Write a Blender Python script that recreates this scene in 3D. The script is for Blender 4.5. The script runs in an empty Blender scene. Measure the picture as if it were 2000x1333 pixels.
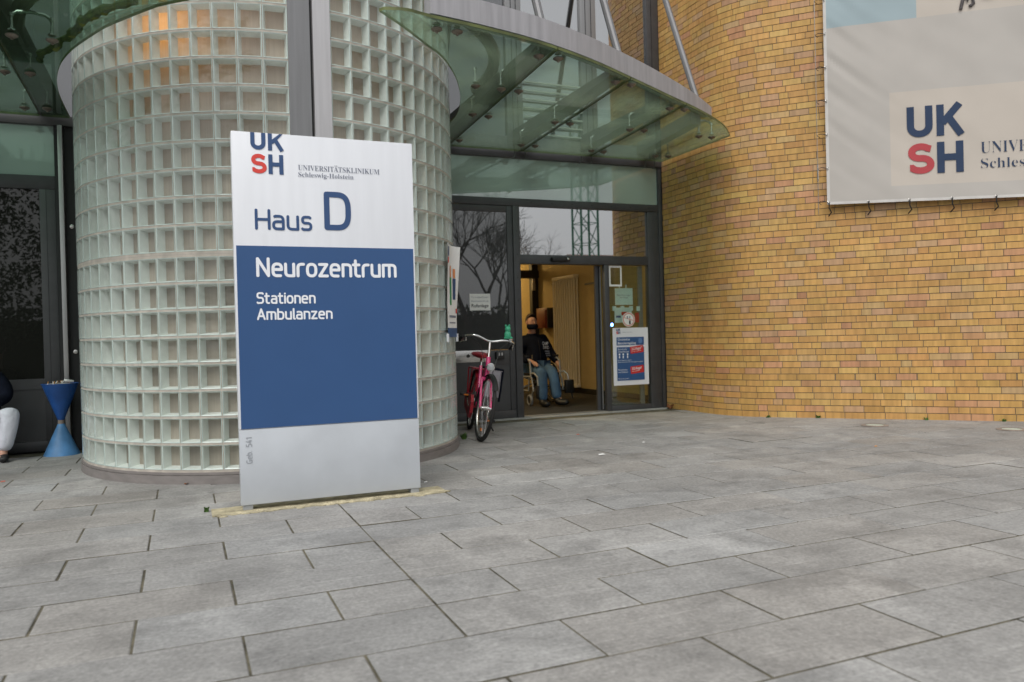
import bpy, bmesh, math, random
from mathutils import Vector, Matrix, Euler, noise
S = bpy.context.scene
COL = S.collection
PI = math.pi
R = math.radians
rnd = random.Random(7)

# ------------------------------------------------------------------ camera, sky, sun, exposure
TH, PT, RO = R(22.79), R(-0.40), R(-1.46)
fw = Vector((math.sin(TH)*math.cos(PT), math.cos(TH)*math.cos(PT), math.sin(PT)))
rt = Vector((math.cos(TH), -math.sin(TH), 0)); up = rt.cross(fw)
rt, up = rt*math.cos(RO)+up*math.sin(RO), up*math.cos(RO)-rt*math.sin(RO)
cam = bpy.data.cameras.new("camera"); cam.lens = 36*1530/2000; cam.sensor_width = 36; cam.clip_end = 500; cam.clip_start = .05
cam.dof.use_dof = True; cam.dof.focus_distance = 5.6; cam.dof.aperture_fstop = 2.4
co = bpy.data.objects.new("camera", cam); COL.objects.link(co); S.camera = co
co.matrix_world = Matrix(((rt.x, up.x, -fw.x, 0), (rt.y, up.y, -fw.y, 0), (rt.z, up.z, -fw.z, 1.0), (0, 0, 0, 1)))
SUN_EL, SUN_AZ = R(52), R(218)          # azimuth clockwise from +Y: behind the camera, a little to the left
w = bpy.data.worlds.new("World"); S.world = w; w.use_nodes = True
nt = w.node_tree; nt.nodes.clear()
sky = nt.nodes.new('ShaderNodeTexSky'); sky.sky_type = 'NISHITA'; sky.sun_disc = False
sky.sun_elevation = SUN_EL; sky.sun_rotation = SUN_AZ; sky.air_density = 1.2; sky.dust_density = 6; sky.ozone_density = 1
hs = nt.nodes.new('ShaderNodeHueSaturation'); hs.inputs['Saturation'].default_value = .16
bg = nt.nodes.new('ShaderNodeBackground'); bg.inputs[1].default_value = .105
ow = nt.nodes.new('ShaderNodeOutputWorld')
cloud = nt.nodes.new('ShaderNodeMix'); cloud.data_type = 'RGBA'; cloud.inputs[0].default_value = .55   # overcast: cloud layer over the clear sky
cloud.inputs[7].default_value = (6.0, 6.15, 6.35, 1)
nt.links.new(sky.outputs[0], hs.inputs['Color']); nt.links.new(hs.outputs[0], cloud.inputs[6]); nt.links.new(cloud.outputs[2], bg.inputs[0]); nt.links.new(bg.outputs[0], ow.inputs[0])
sl = bpy.data.lights.new("sun", 'SUN'); sl.energy = 1.0; sl.angle = R(40); sl.color = (1, .97, .93)
so = bpy.data.objects.new("sun", sl); COL.objects.link(so)
sd = Vector((math.sin(SUN_AZ)*math.cos(SUN_EL), math.cos(SUN_AZ)*math.cos(SUN_EL), math.sin(SUN_EL)))
so.rotation_euler = sd.to_track_quat('Z', 'Y').to_euler()
S.view_settings.view_transform = 'Standard'; S.view_settings.look = 'None'; S.view_settings.gamma = 1
S.view_settings.exposure = 0.44
S.cycles.transparent_max_bounces = 24; S.cycles.max_bounces = 8; S.cycles.use_denoising = True
S.cycles.sample_clamp_indirect = 6

# ------------------------------------------------------------------ materials
def nmat(name):
    m = bpy.data.materials.new(name); m.use_nodes = True
    return m, m.node_tree, m.node_tree.nodes['Principled BSDF']
def pmat(name, col, rough=.5, metal=0, var=.08, scale=6, bump=0, bscale=60, spec=.5, coat=0, stretch=None, emis=None):
    m, t, p = nmat(name)
    N, L = t.nodes, t.links
    tc = N.new('ShaderNodeTexCoord'); mp = N.new('ShaderNodeMapping'); L.new(tc.outputs['Object'], mp.inputs[0])
    if stretch: mp.inputs['Scale'].default_value = stretch
    n = N.new('ShaderNodeTexNoise'); n.inputs['Scale'].default_value = scale; n.inputs['Detail'].default_value = 6
    L.new(mp.outputs[0], n.inputs['Vector'])
    mr = N.new('ShaderNodeMapRange'); mr.inputs[1].default_value = .3; mr.inputs[2].default_value = .7
    mr.inputs[3].default_value = 1-var; mr.inputs[4].default_value = 1+var
    L.new(n.outputs['Fac'], mr.inputs[0])
    mx = N.new('ShaderNodeVectorMath'); mx.operation = 'SCALE'; mx.inputs[0].default_value = col[:3]
    L.new(mr.outputs[0], mx.inputs['Scale']); L.new(mx.outputs[0], p.inputs['Base Color'])
    p.inputs['Roughness'].default_value = rough; p.inputs['Metallic'].default_value = metal
    p.inputs['Specular IOR Level'].default_value = spec; p.inputs['Coat Weight'].default_value = coat
    if bump:
        b = N.new('ShaderNodeTexNoise'); b.inputs['Scale'].default_value = bscale; b.inputs['Detail'].default_value = 4
        L.new(mp.outputs[0], b.inputs['Vector'])
        bp = N.new('ShaderNodeBump'); bp.inputs['Strength'].default_value = bump; bp.inputs['Distance'].default_value = .01
        L.new(b.outputs['Fac'], bp.inputs['Height']); L.new(bp.outputs[0], p.inputs['Normal'])
    if emis:
        p.inputs['Emission Color'].default_value = (*emis[:3], 1); p.inputs['Emission Strength'].default_value = emis[3]
    return m
def glassmat(name, tint, r0=.06, gl=.02, k=1.0, dirt=0.0, dcol=(.2, .25, .15), dscale=2.0, base=0.0, wavy=0):
    """thin sheet: tinted see-through + mirror by angle + dirt film"""
    m = bpy.data.materials.new(name); m.use_nodes = True; t = m.node_tree; t.nodes.clear(); N, L = t.nodes, t.links
    tr = N.new('ShaderNodeBsdfTransparent'); tr.inputs[0].default_value = (*tint, 1)
    g = N.new('ShaderNodeBsdfGlossy'); g.inputs['Roughness'].default_value = gl
    lw = N.new('ShaderNodeLayerWeight'); lw.inputs[0].default_value = .5
    pw = N.new('ShaderNodeMath'); pw.operation = 'POWER'; pw.inputs[1].default_value = 4; L.new(lw.outputs['Facing'], pw.inputs[0])
    ma = N.new('ShaderNodeMath'); ma.operation = 'MULTIPLY_ADD'; ma.inputs[1].default_value = (1-r0)*k; ma.inputs[2].default_value = r0; ma.use_clamp = True
    L.new(pw.outputs[0], ma.inputs[0])
    mx = N.new('ShaderNodeMixShader'); L.new(ma.outputs[0], mx.inputs[0]); L.new(tr.outputs[0], mx.inputs[1]); L.new(g.outputs[0], mx.inputs[2])
    if wavy:
        tcw = N.new('ShaderNodeTexCoord'); nw = N.new('ShaderNodeTexNoise'); nw.inputs['Scale'].default_value = 9; nw.inputs['Detail'].default_value = 2; L.new(tcw.outputs['Object'], nw.inputs['Vector'])
        bw_ = N.new('ShaderNodeBump'); bw_.inputs['Strength'].default_value = wavy; bw_.inputs['Distance'].default_value = .03; L.new(nw.outputs['Fac'], bw_.inputs['Height']); L.new(bw_.outputs[0], g.inputs['Normal'])
    out = N.new('ShaderNodeOutputMaterial')
    if dirt or base:
        d0 = N.new('ShaderNodeBsdfDiffuse'); d0.inputs[0].default_value = (*dcol, 1); d1 = N.new('ShaderNodeBsdfTranslucent'); d1.inputs[0].default_value = (*dcol, 1)
        d = N.new('ShaderNodeMixShader'); d.inputs[0].default_value = .6; L.new(d0.outputs[0], d.inputs[1]); L.new(d1.outputs[0], d.inputs[2])
        tc = N.new('ShaderNodeTexCoord'); n = N.new('ShaderNodeTexNoise'); n.inputs['Scale'].default_value = dscale; n.inputs['Detail'].default_value = 8; n.inputs['Roughness'].default_value = .65
        L.new(tc.outputs['Object'], n.inputs['Vector'])
        mr = N.new('ShaderNodeMapRange'); mr.inputs[1].default_value = .48; mr.inputs[2].default_value = .75; mr.inputs[3].default_value = base; mr.inputs[4].default_value = base+dirt
        L.new(n.outputs['Fac'], mr.inputs[0])
        m2 = N.new('ShaderNodeMixShader'); L.new(mr.outputs[0], m2.inputs[0]); L.new(mx.outputs[0], m2.inputs[1]); L.new(d.outputs[0], m2.inputs[2])
        L.new(m2.outputs[0], out.inputs[0])
    else: L.new(mx.outputs[0], out.inputs[0])
    return m
def mirrormat(name, col, r0, gl=.02, rough_base=.6):
    """coated glass with something dark close behind it: dull base + mirror by angle"""
    m = bpy.data.materials.new(name); m.use_nodes = True; t = m.node_tree; t.nodes.clear(); N, L = t.nodes, t.links
    d = N.new('ShaderNodeBsdfDiffuse'); d.inputs[0].default_value = (*col, 1)
    g = N.new('ShaderNodeBsdfGlossy'); g.inputs['Roughness'].default_value = gl
    lw = N.new('ShaderNodeLayerWeight'); lw.inputs[0].default_value = .5
    pw = N.new('ShaderNodeMath'); pw.operation = 'POWER'; pw.inputs[1].default_value = 4; L.new(lw.outputs['Facing'], pw.inputs[0])
    ma = N.new('ShaderNodeMath'); ma.operation = 'MULTIPLY_ADD'; ma.inputs[1].default_value = 1-r0; ma.inputs[2].default_value = r0
    L.new(pw.outputs[0], ma.inputs[0])
    mx = N.new('ShaderNodeMixShader'); L.new(ma.outputs[0], mx.inputs[0]); L.new(d.outputs[0], mx.inputs[1]); L.new(g.outputs[0], mx.inputs[2])
    out = N.new('ShaderNodeOutputMaterial'); L.new(mx.outputs[0], out.inputs[0])
    return m
def attrmat(name, rough, streak=None, var=.1, bump=.2, bscale=200, stains=None, spec=.4):
    """colour per piece from the mesh attribute 'Col', its alpha is a random offset for the noise inside a piece"""
    m, t, p = nmat(name); N, L = t.nodes, t.links
    a = N.new('ShaderNodeAttribute'); a.attribute_name = 'Col'
    tc = N.new('ShaderNodeTexCoord'); mp = N.new('ShaderNodeMapping'); L.new(tc.outputs['Object'], mp.inputs[0])
    if streak: mp.inputs['Scale'].default_value = streak
    n = N.new('ShaderNodeTexNoise'); n.noise_dimensions = '4D'; n.inputs['Scale'].default_value = 1; n.inputs['Detail'].default_value = 3
    ml = N.new('ShaderNodeMath'); ml.operation = 'MULTIPLY'; ml.inputs[1].default_value = 40; L.new(a.outputs['Alpha'], ml.inputs[0])
    L.new(mp.outputs[0], n.inputs['Vector']); L.new(ml.outputs[0], n.inputs['W'])
    mr = N.new('ShaderNodeMapRange'); mr.inputs[1].default_value = .3; mr.inputs[2].default_value = .7; mr.inputs[3].default_value = 1-var; mr.inputs[4].default_value = 1+var
    L.new(n.outputs['Fac'], mr.inputs[0])
    mx = N.new('ShaderNodeVectorMath'); mx.operation = 'SCALE'; L.new(a.outputs['Color'], mx.inputs[0]); L.new(mr.outputs[0], mx.inputs['Scale'])
    colout = mx.outputs[0]
    for (sc, lo, hi, v0, v1, det, *sv) in (stains or []):
        q = N.new('ShaderNodeTexNoise'); q.inputs['Scale'].default_value = sc; q.inputs['Detail'].default_value = det; q.inputs['Roughness'].default_value = .6
        q.inputs['Distortion'].default_value = .6
        if sv:
            m3 = N.new('ShaderNodeMapping'); m3.inputs['Scale'].default_value = sv[0]; m3.inputs['Rotation'].default_value = (0, 0, sv[1]); L.new(tc.outputs['Object'], m3.inputs[0]); L.new(m3.outputs[0], q.inputs['Vector'])
        else: L.new(tc.outputs['Object'], q.inputs['Vector'])
        r2 = N.new('ShaderNodeMapRange'); r2.inputs[1].default_value = lo; r2.inputs[2].default_value = hi; r2.inputs[3].default_value = v0; r2.inputs[4].default_value = v1
        L.new(q.outputs['Fac'], r2.inputs[0])
        m2 = N.new('ShaderNodeVectorMath'); m2.operation = 'SCALE'; L.new(colout, m2.inputs[0]); L.new(r2.outputs[0], m2.inputs['Scale']); colout = m2.outputs[0]
    L.new(colout, p.inputs['Base Color']); p.inputs['Roughness'].default_value = rough; p.inputs['Specular IOR Level'].default_value = spec
    b = N.new('ShaderNodeTexNoise'); b.inputs['Scale'].default_value = bscale; b.inputs['Detail'].default_value = 5; L.new(tc.outputs['Object'], b.inputs['Vector'])
    bp = N.new('ShaderNodeBump'); bp.inputs['Strength'].default_value = bump; bp.inputs['Distance'].default_value = .0022
    L.new(b.outputs['Fac'], bp.inputs['Height']); L.new(bp.outputs[0], p.inputs['Normal'])
    return m

M = {}
M['asphalt'] = pmat('asphalt', (.06, .06, .06), .9, var=.2, bump=.3)
M['paver'] = attrmat('paver stone', .75, (60, 60, 60), .16, .5, 160, [(.9, .35, .7, .88, 1.12, 8), (5, .42, .75, .95, 1.12, 8), (2.3, .50, .68, 1, .74, 10), (1.5, .53, .63, 1, 1.19, 10), (1, .54, .70, 1, 1.07, 6, (1.5, 28, 1), .5), (1, .58, .67, 1, 1.20, 5, (1.2, 45, 1), -.9), (1, .52, .70, 1, .94, 6, (3, 14, 1), .05), (14, .60, .68, 1, .82, 3), (75, .40, .60, 1.07, .92, 2), (.45, .42, .62, 1.05, .95, 4)])
M['joint'] = pmat('joint dirt', (.115, .103, .07), .95, var=.6, scale=9, bump=.5, bscale=150)
M['brick'] = attrmat('clay brick', .62, (26, 26, 1.5), .15, .25, 220, [(1.3, .3, .7, .88, 1.09, 5), (1, .55, .8, 1, .88, 6, (3, 3, .35), 0)])
M['mortar'] = pmat('mortar', (.16, .14, .11), .95, var=.2, scale=20, bump=.4)
M['rim'] = pmat('cast glass rim', (.60, .70, .665), .12, var=.05, spec=.8, coat=.3)
M['wallglass'] = pmat('cast glass side', (.75, .80, .755), .3, var=.06, scale=12, spec=.6)
M['grout'] = pmat('block grout', (.47, .43, .375), .9, var=.18, scale=14, bump=.25)
M['grout_dark'] = pmat('movement joint', (.22, .20, .17), .9, var=.2)
M['pane'] = glassmat('block face glass', (.97, .985, .98), .06, .05, .8, dirt=.10, dcol=(.6, .62, .58), dscale=3, base=.03, wavy=.35)
M['zinc'] = pmat('zinc sheet', (.40, .39, .405), .45, .35, var=.14, scale=3, stretch=(6, 6, .5), spec=.5)
M['alu'] = pmat('aluminium', (.47, .46, .465), .38, .6, var=.07, scale=4, stretch=(8, 8, .4))
M['alu_dark'] = pmat('grey aluminium panel', (.27, .27, .275), .42, .4, var=.07, scale=4, stretch=(8, 8, .4))
M['frame'] = pmat('anthracite frame', (.058, .058, .062), .42, var=.12, scale=7)
M['frame_deep'] = pmat('black rubber and recess', (.012, .012, .013), .6)
M['leaf_panel'] = mirrormat('grey tinted panel', (.055, .055, .057), .17, .01)
M['panel_matt'] = pmat('dark grey door board', (.055, .055, .058), .38, var=.1)
M['spandrel'] = mirrormat('green spandrel glass', (.36, .46, .42), .24, .02)
M['window'] = glassmat('coated window glass', (.42, .44, .42), .66, .004, .6)
M['window_up'] = glassmat('coated upper glass', (.40, .42, .41), .60, .004, .6)
M['doorglass'] = glassmat('door glass', (.88, .94, .915), .09, .004, .7)
M['darkglass'] = mirrormat('side door glass', (.017, .017, .015), .06, .01)
M['canopyglass'] = glassmat('canopy glass', (.78, .91, .845), .05, .02, .5, dirt=.42, dcol=(.35, .405, .29), dscale=1.7, base=.17)
M['canopyglass_shade'] = glassmat('shade-tinted canopy glass', (.58, .72, .64), .05, .02, .5, dirt=.3, dcol=(.10, .14, .07), dscale=1.7, base=.10)  # darker copy of the canopy glass: left wing's shade put into tint and film
M['canopyedge'] = pmat('glass edge with moss', (.10, .12, .035), .5, var=.5, scale=5)
M['moss'] = pmat('moss', (.10, .13, .02), .95, var=.5, scale=20, bump=.8)
M['beam'] = pmat('painted steel beam', (.075, .078, .078), .45, var=.1)
M['steel'] = pmat('stainless steel', (.55, .54, .52), .25, .9, var=.08)
M['brass'] = pmat('weathered bolt', (.25, .215, .18), .45, .7, var=.2, scale=30)
M['tube'] = pmat('grey strut paint', (.17, .17, .175), .4, .2, var=.08)
M['plinth'] = pmat('plinth sheet', (.22, .20, .19), .6, var=.12, scale=5, stretch=(2, 2, 6))
M['white'] = pmat('white sign enamel', (.76, .78, .82), .32, var=.03, scale=3, stretch=(6, 6, .5))
M['lightgrey'] = pmat('light grey sign enamel', (.50, .53, .565), .36, var=.09, scale=3)
M['signedge'] = pmat('sign edge', (.60, .60, .58), .4)
M['blue'] = pmat('sign blue', (.034, .092, .232), .35, var=.03, scale=4)
M['bluetxt'] = pmat('lettering blue', (.036, .083, .205), .4, var=.02)
M['redtxt'] = pmat('lettering red', (.72, .065, .05), .4, var=.02)
M['whitetxt'] = pmat('lettering white', (.86, .88, .92), .4, var=.01)
M['greytxt'] = pmat('lettering grey', (.20, .22, .28), .5, var=.02)
M['blacktxt'] = pmat('lettering black', (.02, .02, .022), .5, var=.02)
M['galv'] = pmat('galvanised foot', (.40, .42, .44), .5, .3)
M['banner'] = pmat('banner mesh', (.475, .447, .413), .8, var=.035, scale=2.2, bump=.12, bscale=420)
M['banner_blue'] = pmat('banner blue print', (.34, .425, .455), .8, var=.035, scale=2.2)
M['banner_pale'] = pmat('banner pale print', (.535, .483, .425), .8, var=.03, scale=2.2)
M['banner_ink'] = pmat('banner navy print', (.024, .046, .10), .8, var=.06)
M['banner_red'] = pmat('banner red print', (.44, .06, .07), .8, var=.06)
M['banner_grey'] = pmat('banner grey print', (.085, .075, .075), .7, var=.5, scale=30)
M['banner_sky'] = pmat('banner blue picture', (.035, .10, .30), .7, var=.4, scale=20)
M['skin_pic'] = pmat('banner picture brown', (.10, .06, .05), .7, var=.4, scale=20)
M['hem'] = pmat('banner hem', (.60, .58, .55), .75, var=.08)
M['ochre'] = pmat('vestibule wall', (.50, .39, .19), .8, var=.05)
M['vest_floor'] = pmat('dark doormat', (.03, .028, .026), .95, var=.25, bump=.4)
M['ceil'] = pmat('ceiling', (.5, .45, .36), .9)
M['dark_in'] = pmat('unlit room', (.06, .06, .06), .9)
M['radiator'] = pmat('radiator cream', (.78, .72, .58), .4, var=.03)
M['red_in'] = pmat('hose cabinet red', (.16, .012, .012), .4)
M['black'] = pmat('black plastic', (.014, .014, .015), .45, var=.1)
M['rubber'] = pmat('rubber', (.018, .018, .018), .75, var=.15)
M['chrome'] = pmat('chrome', (.72, .71, .70), .16, 1, var=.05)
M['pink'] = pmat('pink lacquer', (.78, .045, .22), .28, var=.05, coat=.4)
M['red'] = pmat('red lacquer', (.42, .018, .035), .38, var=.15, scale=12, coat=.2)
M['frog'] = pmat('green rubber', (.06, .42, .24), .45)
M['orange'] = pmat('orange reflector', (.8, .22, .02), .3)
M['lens'] = pmat('lamp lens', (.5, .52, .54), .15, .3)
M['bag'] = pmat('grey pannier cloth', (.42, .41, .45), .8, var=.1, bump=.3)
M['navycloth'] = pmat('dark navy cloth', (.006, .008, .016), .92, var=.25, scale=14, bump=.5, bscale=30, spec=.12)
M['jeans'] = pmat('blue denim', (.06, .125, .225), .85, var=.35, scale=7, bump=.5, bscale=40)
M['whitecloth'] = pmat('white trousers', (.74, .76, .84), .8, var=.08, scale=9, bump=.9, bscale=22)
M['skin'] = pmat('skin', (.50, .28, .20), .55, var=.1, scale=20)
M['hair'] = pmat('grey brown hair', (.06, .042, .03), .8, var=.4, scale=60, bump=.6, bscale=120)
M['shoe'] = pmat('black shoe', (.012, .012, .013), .5)
M['chairframe'] = pmat('silver wheelchair tube', (.42, .43, .44), .3, .3)
M['binblue'] = pmat('dark blue painted cone', (.018, .085, .30), .4, var=.3, scale=5)
M['binlight'] = pmat('worn light blue cone', (.085, .235, .475), .5, var=.3, scale=6)
M['sand'] = pmat('ash and sand', (.34, .31, .28), .95, var=.4, scale=40, bump=.8)
M['filter'] = pmat('cigarette filter', (.60, .28, .08), .8, var=.2)
M['paper'] = pmat('white paper', (.84, .84, .83), .7, var=.03)
M['paper_t'] = pmat('pale paper', (.74, .84, .81), .7, var=.04)
M['posterw'] = pmat('poster paper', (.82, .83, .88), .55, var=.02)
M['led'] = pmat('blue lamp', (.05, .1, .9), .3, emis=(.12, .3, 1, 9))
M['sillstone'] = pmat('sill', (.36, .36, .35), .7, var=.12, scale=9)
M['mortarbed'] = pmat('crumbling mortar', (.44, .39, .26), .95, var=.35, scale=14, bump=1, bscale=60)
M['weed'] = pmat('weed green', (.075, .16, .025), .7, var=.4, scale=30)
M['dryleaf'] = pmat('dry leaf', (.22, .085, .03), .8, var=.3, scale=30)
M['bark'] = pmat('bark', (.045, .04, .035), .95, var=.3)
M['leafgreen'] = pmat('evergreen leaf', (.03, .045, .018), .7, var=.4, scale=3)
M['crane'] = pmat('green crane paint', (.05, .17, .11), .5)
M['farwall'] = pmat('far wall', (.26, .20, .17), .9, var=.15, scale=.6)
M['farroof'] = pmat('far roof', (.17, .105, .085), .9, var=.15, scale=.6)
M['rust'] = pmat('rusted ring', (.24, .20, .17), .8, var=.3)
M['lensgreen'] = pmat('frosted lens', (.50, .60, .55), .3)
M['blind'] = pmat('blind slat', (.62, .62, .58), .5)

# ------------------------------------------------------------------ mesh builder
def V(*a): return Vector(a)
class MB:
    def __init__(s): s.bm = bmesh.new(); s.ms = []; s.cl = s.bm.loops.layers.float_color.new('Col'); s.col = (1, 1, 1, 1)
    def mi(s, m):
        m = M[m] if isinstance(m, str) else m
        if m not in s.ms: s.ms.append(m)
        return s.ms.index(m)
    def face(s, pts, m, T=None):
        vs = [s.bm.verts.new((T @ Vector(p)) if T else p) for p in pts]
        f = s.bm.faces.new(vs); f.material_index = s.mi(m)
        for l in f.loops: l[s.cl] = s.col
        return f
    def mesh(s, verts, faces, m, T=None):
        vs = [s.bm.verts.new((T @ Vector(p)) if T else p) for p in verts]; k = s.mi(m)
        for f in faces:
            try: q = s.bm.faces.new([vs[i] for i in f])
            except ValueError: continue
            q.material_index = k
            for l in q.loops: l[s.cl] = s.col
        return vs
    def box(s, lo, hi, m, T=None, bev=0):
        x0, y0, z0 = lo; x1, y1, z1 = hi
        vs = s.mesh([(x0, y0, z0), (x1, y0, z0), (x1, y1, z0), (x0, y1, z0), (x0, y0, z1), (x1, y0, z1), (x1, y1, z1), (x0, y1, z1)],
                    [(3, 2, 1, 0), (4, 5, 6, 7), (0, 1, 5, 4), (1, 2, 6, 5), (2, 3, 7, 6), (3, 0, 4, 7)], m, T)
        if bev:
            es = {e for v in vs for e in v.link_edges}
            r = bmesh.ops.bevel(s.bm, geom=list(es), offset=bev, segments=2, affect='EDGES', profile=.5)
            for f in r['faces']: f.material_index = s.mi(m)
        return s
    def prism(s, poly, z0, z1, m, T=None, side=None):
        n = len(poly)
        s.mesh([(x, y, z0) for x, y in poly]+[(x, y, z1) for x, y in poly], [tuple(range(n))[::-1], tuple(range(n, 2*n))], m, T)
        s.mesh([(x, y, z0) for x, y in poly]+[(x, y, z1) for x, y in poly], [(i, (i+1) % n, n+(i+1) % n, n+i) for i in range(n)], side or m, T)
        return s
    def tube(s, pts, r, m, seg=8, T=None, caps=True, closed=False):
        pts = [Vector(p) for p in pts]; n = len(pts); rr = r if isinstance(r, (list, tuple)) else [r]*n
        vs = []; fr = None
        for i, p in enumerate(pts):
            if closed: d = pts[(i+1) % n]-pts[i-1]
            else: d = pts[min(i+1, n-1)]-pts[max(i-1, 0)]
            d.normalize()
            if fr is None: fr = d.orthogonal().normalized()
            fr = (fr-d*fr.dot(d)).normalized(); b = d.cross(fr)
            for k in range(seg):
                a = 2*PI*k/seg; vs.append(p+(fr*math.cos(a)+b*math.sin(a))*rr[i])
        fs = []
        for i in range(n if closed else n-1):
            j = (i+1) % n
            for k in range(seg): fs.append((i*seg+k, i*seg+(k+1) % seg, j*seg+(k+1) % seg, j*seg+k))
        if caps and not closed: fs += [tuple(range(seg))[::-1], tuple(range((n-1)*seg, n*seg))]
        s.mesh(vs, fs, m, T); return s
    def lathe(s, prof, m, c=(0, 0, 0), seg=24, T=None, ax='z'):
        vs = []
        for r, z in prof:
            for k in range(seg):
                a = 2*PI*k/seg; x, y = r*math.cos(a), r*math.sin(a)
                p = (x, y, z) if ax == 'z' else ((z, x, y) if ax == 'x' else (y, z, x))
                vs.append((p[0]+c[0], p[1]+c[1], p[2]+c[2]))
        fs = []; n = len(prof)
        for i in range(n-1):
            for k in range(seg): fs.append((i*seg+k, i*seg+(k+1) % seg, (i+1)*seg+(k+1) % seg, (i+1)*seg+k))
        if prof[0][0] > 1e-5: fs.append(tuple(range(seg))[::-1])
        if prof[-1][0] > 1e-5: fs.append(tuple(range((n-1)*seg, n*seg)))
        s.mesh(vs, fs, m, T); return s
    def ball(s, c, r, m, seg=14, T=None):
        r = r if isinstance(r, (list, tuple)) else (r, r, r); vs = []; h = seg//2
        for i in range(1, h):
            t = PI*i/h
            for k in range(seg):
                a = 2*PI*k/seg; vs.append((c[0]+r[0]*math.sin(t)*math.cos(a), c[1]+r[1]*math.sin(t)*math.sin(a), c[2]+r[2]*math.cos(t)))
        vs += [(c[0], c[1], c[2]+r[2]), (c[0], c[1], c[2]-r[2])]; fs = []; q = (h-1)*seg
        for i in range(h-2):
            for k in range(seg): fs.append((i*seg+k, (i+1)*seg+k, (i+1)*seg+(k+1) % seg, i*seg+(k+1) % seg))
        for k in range(seg): fs += [(q, k, (k+1) % seg), (q+1, (h-2)*seg+(k+1) % seg, (h-2)*seg+k)]
        s.mesh(vs, fs, m, T); return s
    def torus(s, c, R_, r, m, seg=40, sg=8, T=None, ax='y', sy=1):
        pts = []
        for k in range(seg):
            a = 2*PI*k/seg; x, y = R_*math.cos(a), R_*math.sin(a)*sy
            pts.append((c[0]+x, c[1], c[2]+y) if ax == 'y' else ((c[0]+x, c[1]+y, c[2]) if ax == 'z' else (c[0], c[1]+x, c[2]+y)))
        return s.tube(pts, r, m, sg, T, closed=True)
    def addmesh(s, me, m, T=None, shear=0, fn=None):
        pts = []
        for v in me.vertices:
            p = Vector((v.co.x+shear*v.co.y, v.co.y, v.co.z)); p = (T @ p) if T else p
            pts.append(fn(p) if fn else p)
        s.mesh(pts, [tuple(p.vertices) for p in me.polygons], m)
    def build(s, name, parent=None, flat=False, angle=32, origin=None):
        bmesh.ops.recalc_face_normals(s.bm, faces=[f for f in s.bm.faces if False]) if False else None
        og = origin or (ORG.get(parent.name) if parent else None)
        if og is not None: bmesh.ops.translate(s.bm, verts=s.bm.verts, vec=-Vector(og))
        if not flat:
            ca = math.cos(R(angle)); s.bm.normal_update()
            for f in s.bm.faces: f.smooth = True
            for e in s.bm.edges:
                if len(e.link_faces) == 2 and e.link_faces[0].normal.dot(e.link_faces[1].normal) < ca: e.smooth = False
        me = bpy.data.meshes.new(name); s.bm.to_mesh(me); s.bm.free()
        for m in s.ms: me.materials.append(m)
        o = bpy.data.objects.new(name, me); COL.objects.link(o)
        if origin: o.location = origin
        if parent:
            o.parent = parent; ORG[o.name] = ORG.get(parent.name, None) or (0, 0, 0)
        return o
ORG = {}
def thing(name, label, cat, loc=(0, 0, 0), group=None, local=False):
    o = bpy.data.objects.new(name, None); COL.objects.link(o); o.location = loc; o.empty_display_size = .1
    o['label'] = label; o['category'] = cat
    if group: o['group'] = group
    ORG[o.name] = (0, 0, 0) if local else tuple(loc)
    return o
def tag(o, label, cat, group=None):
    o['label'] = label; o['category'] = cat
    if group: o['group'] = group
    return o
def struct(mb, name, flat=False):
    o = mb.build(name, None, flat); o['kind'] = 'structure'; return o
def plane_T(o, r, u):
    r, u = Vector(r).normalized(), Vector(u).normalized(); n = r.cross(u)
    return Matrix(((r.x, u.x, n.x, o[0]), (r.y, u.y, n.y, o[1]), (r.z, u.z, n.z, o[2]), (0, 0, 0, 1)))
def text_mesh(body, size, offset=0, align='LEFT', space=1, extrude=0, res=3):
    cu = bpy.data.curves.new('t', 'FONT'); cu.body = body; cu.size = size; cu.offset = offset; cu.align_x = align; cu.space_character = space; cu.resolution_u = res
    cu.fill_mode = 'FRONT'
    o = bpy.data.objects.new('t', cu); COL.objects.link(o)
    me = bpy.data.meshes.new_from_object(o.evaluated_get(bpy.context.evaluated_depsgraph_get()))
    bpy.data.objects.remove(o); bpy.data.curves.remove(cu)
    return me
def text_fit(mb, body, w, m, T, x, y, h=None, offset=0, shear=0, size=None, fn=None):
    """put a line of writing with its left baseline at x, y of the plane T and w wide (and h tall if given)"""
    me = text_mesh(body, 1.0, offset); xs = [v.co.x for v in me.vertices]; ys = [v.co.y for v in me.vertices]
    k = w/(max(xs)-min(xs)); ky = k if h is None else h/(max(ys)-min(min(ys), 0) if False else max(ys))
    mb.addmesh(me, m, T @ Matrix.Translation((x-min(xs)*k, y, 0)) @ Matrix.Diagonal((k, ky, 1, 1)), shear, fn)
    bpy.data.meshes.remove(me)
def serif(sx):
    out = ''
    for ch in sx:
        if 'A' <= ch <= 'Z': out += chr(0x1D400+ord(ch)-65)
        elif 'a' <= ch <= 'z': out += chr(0x1D41A+ord(ch)-97)
        else: out += ch
    return out
def serif_line(mb, body, w, m, T, x, y, h=None, offset=-.006):
    """a serif line; the dots of an A umlaut are set over the letter"""
    k0 = body.find('\u00c4'); plain = body.replace('\u00c4', 'A'); text_fit(mb, serif(plain), w, m, T, x, y, h, offset)
    if k0 >= 0:
        def wd(t): me = text_mesh(serif(t), 1.0, 0); v = max(q_.co.x for q_ in me.vertices); bpy.data.meshes.remove(me); return v
        tot = wd(plain); k = w/tot; xa = x+(wd(plain[:k0+1])-.36)*k; hh = h or .7*k
        for dx in (-.13, .13): mb.box((xa+(dx-.06)*k, y+hh*1.08, 0), (xa+(dx+.06)*k, y+hh*1.24, .0004), m, T)
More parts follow.
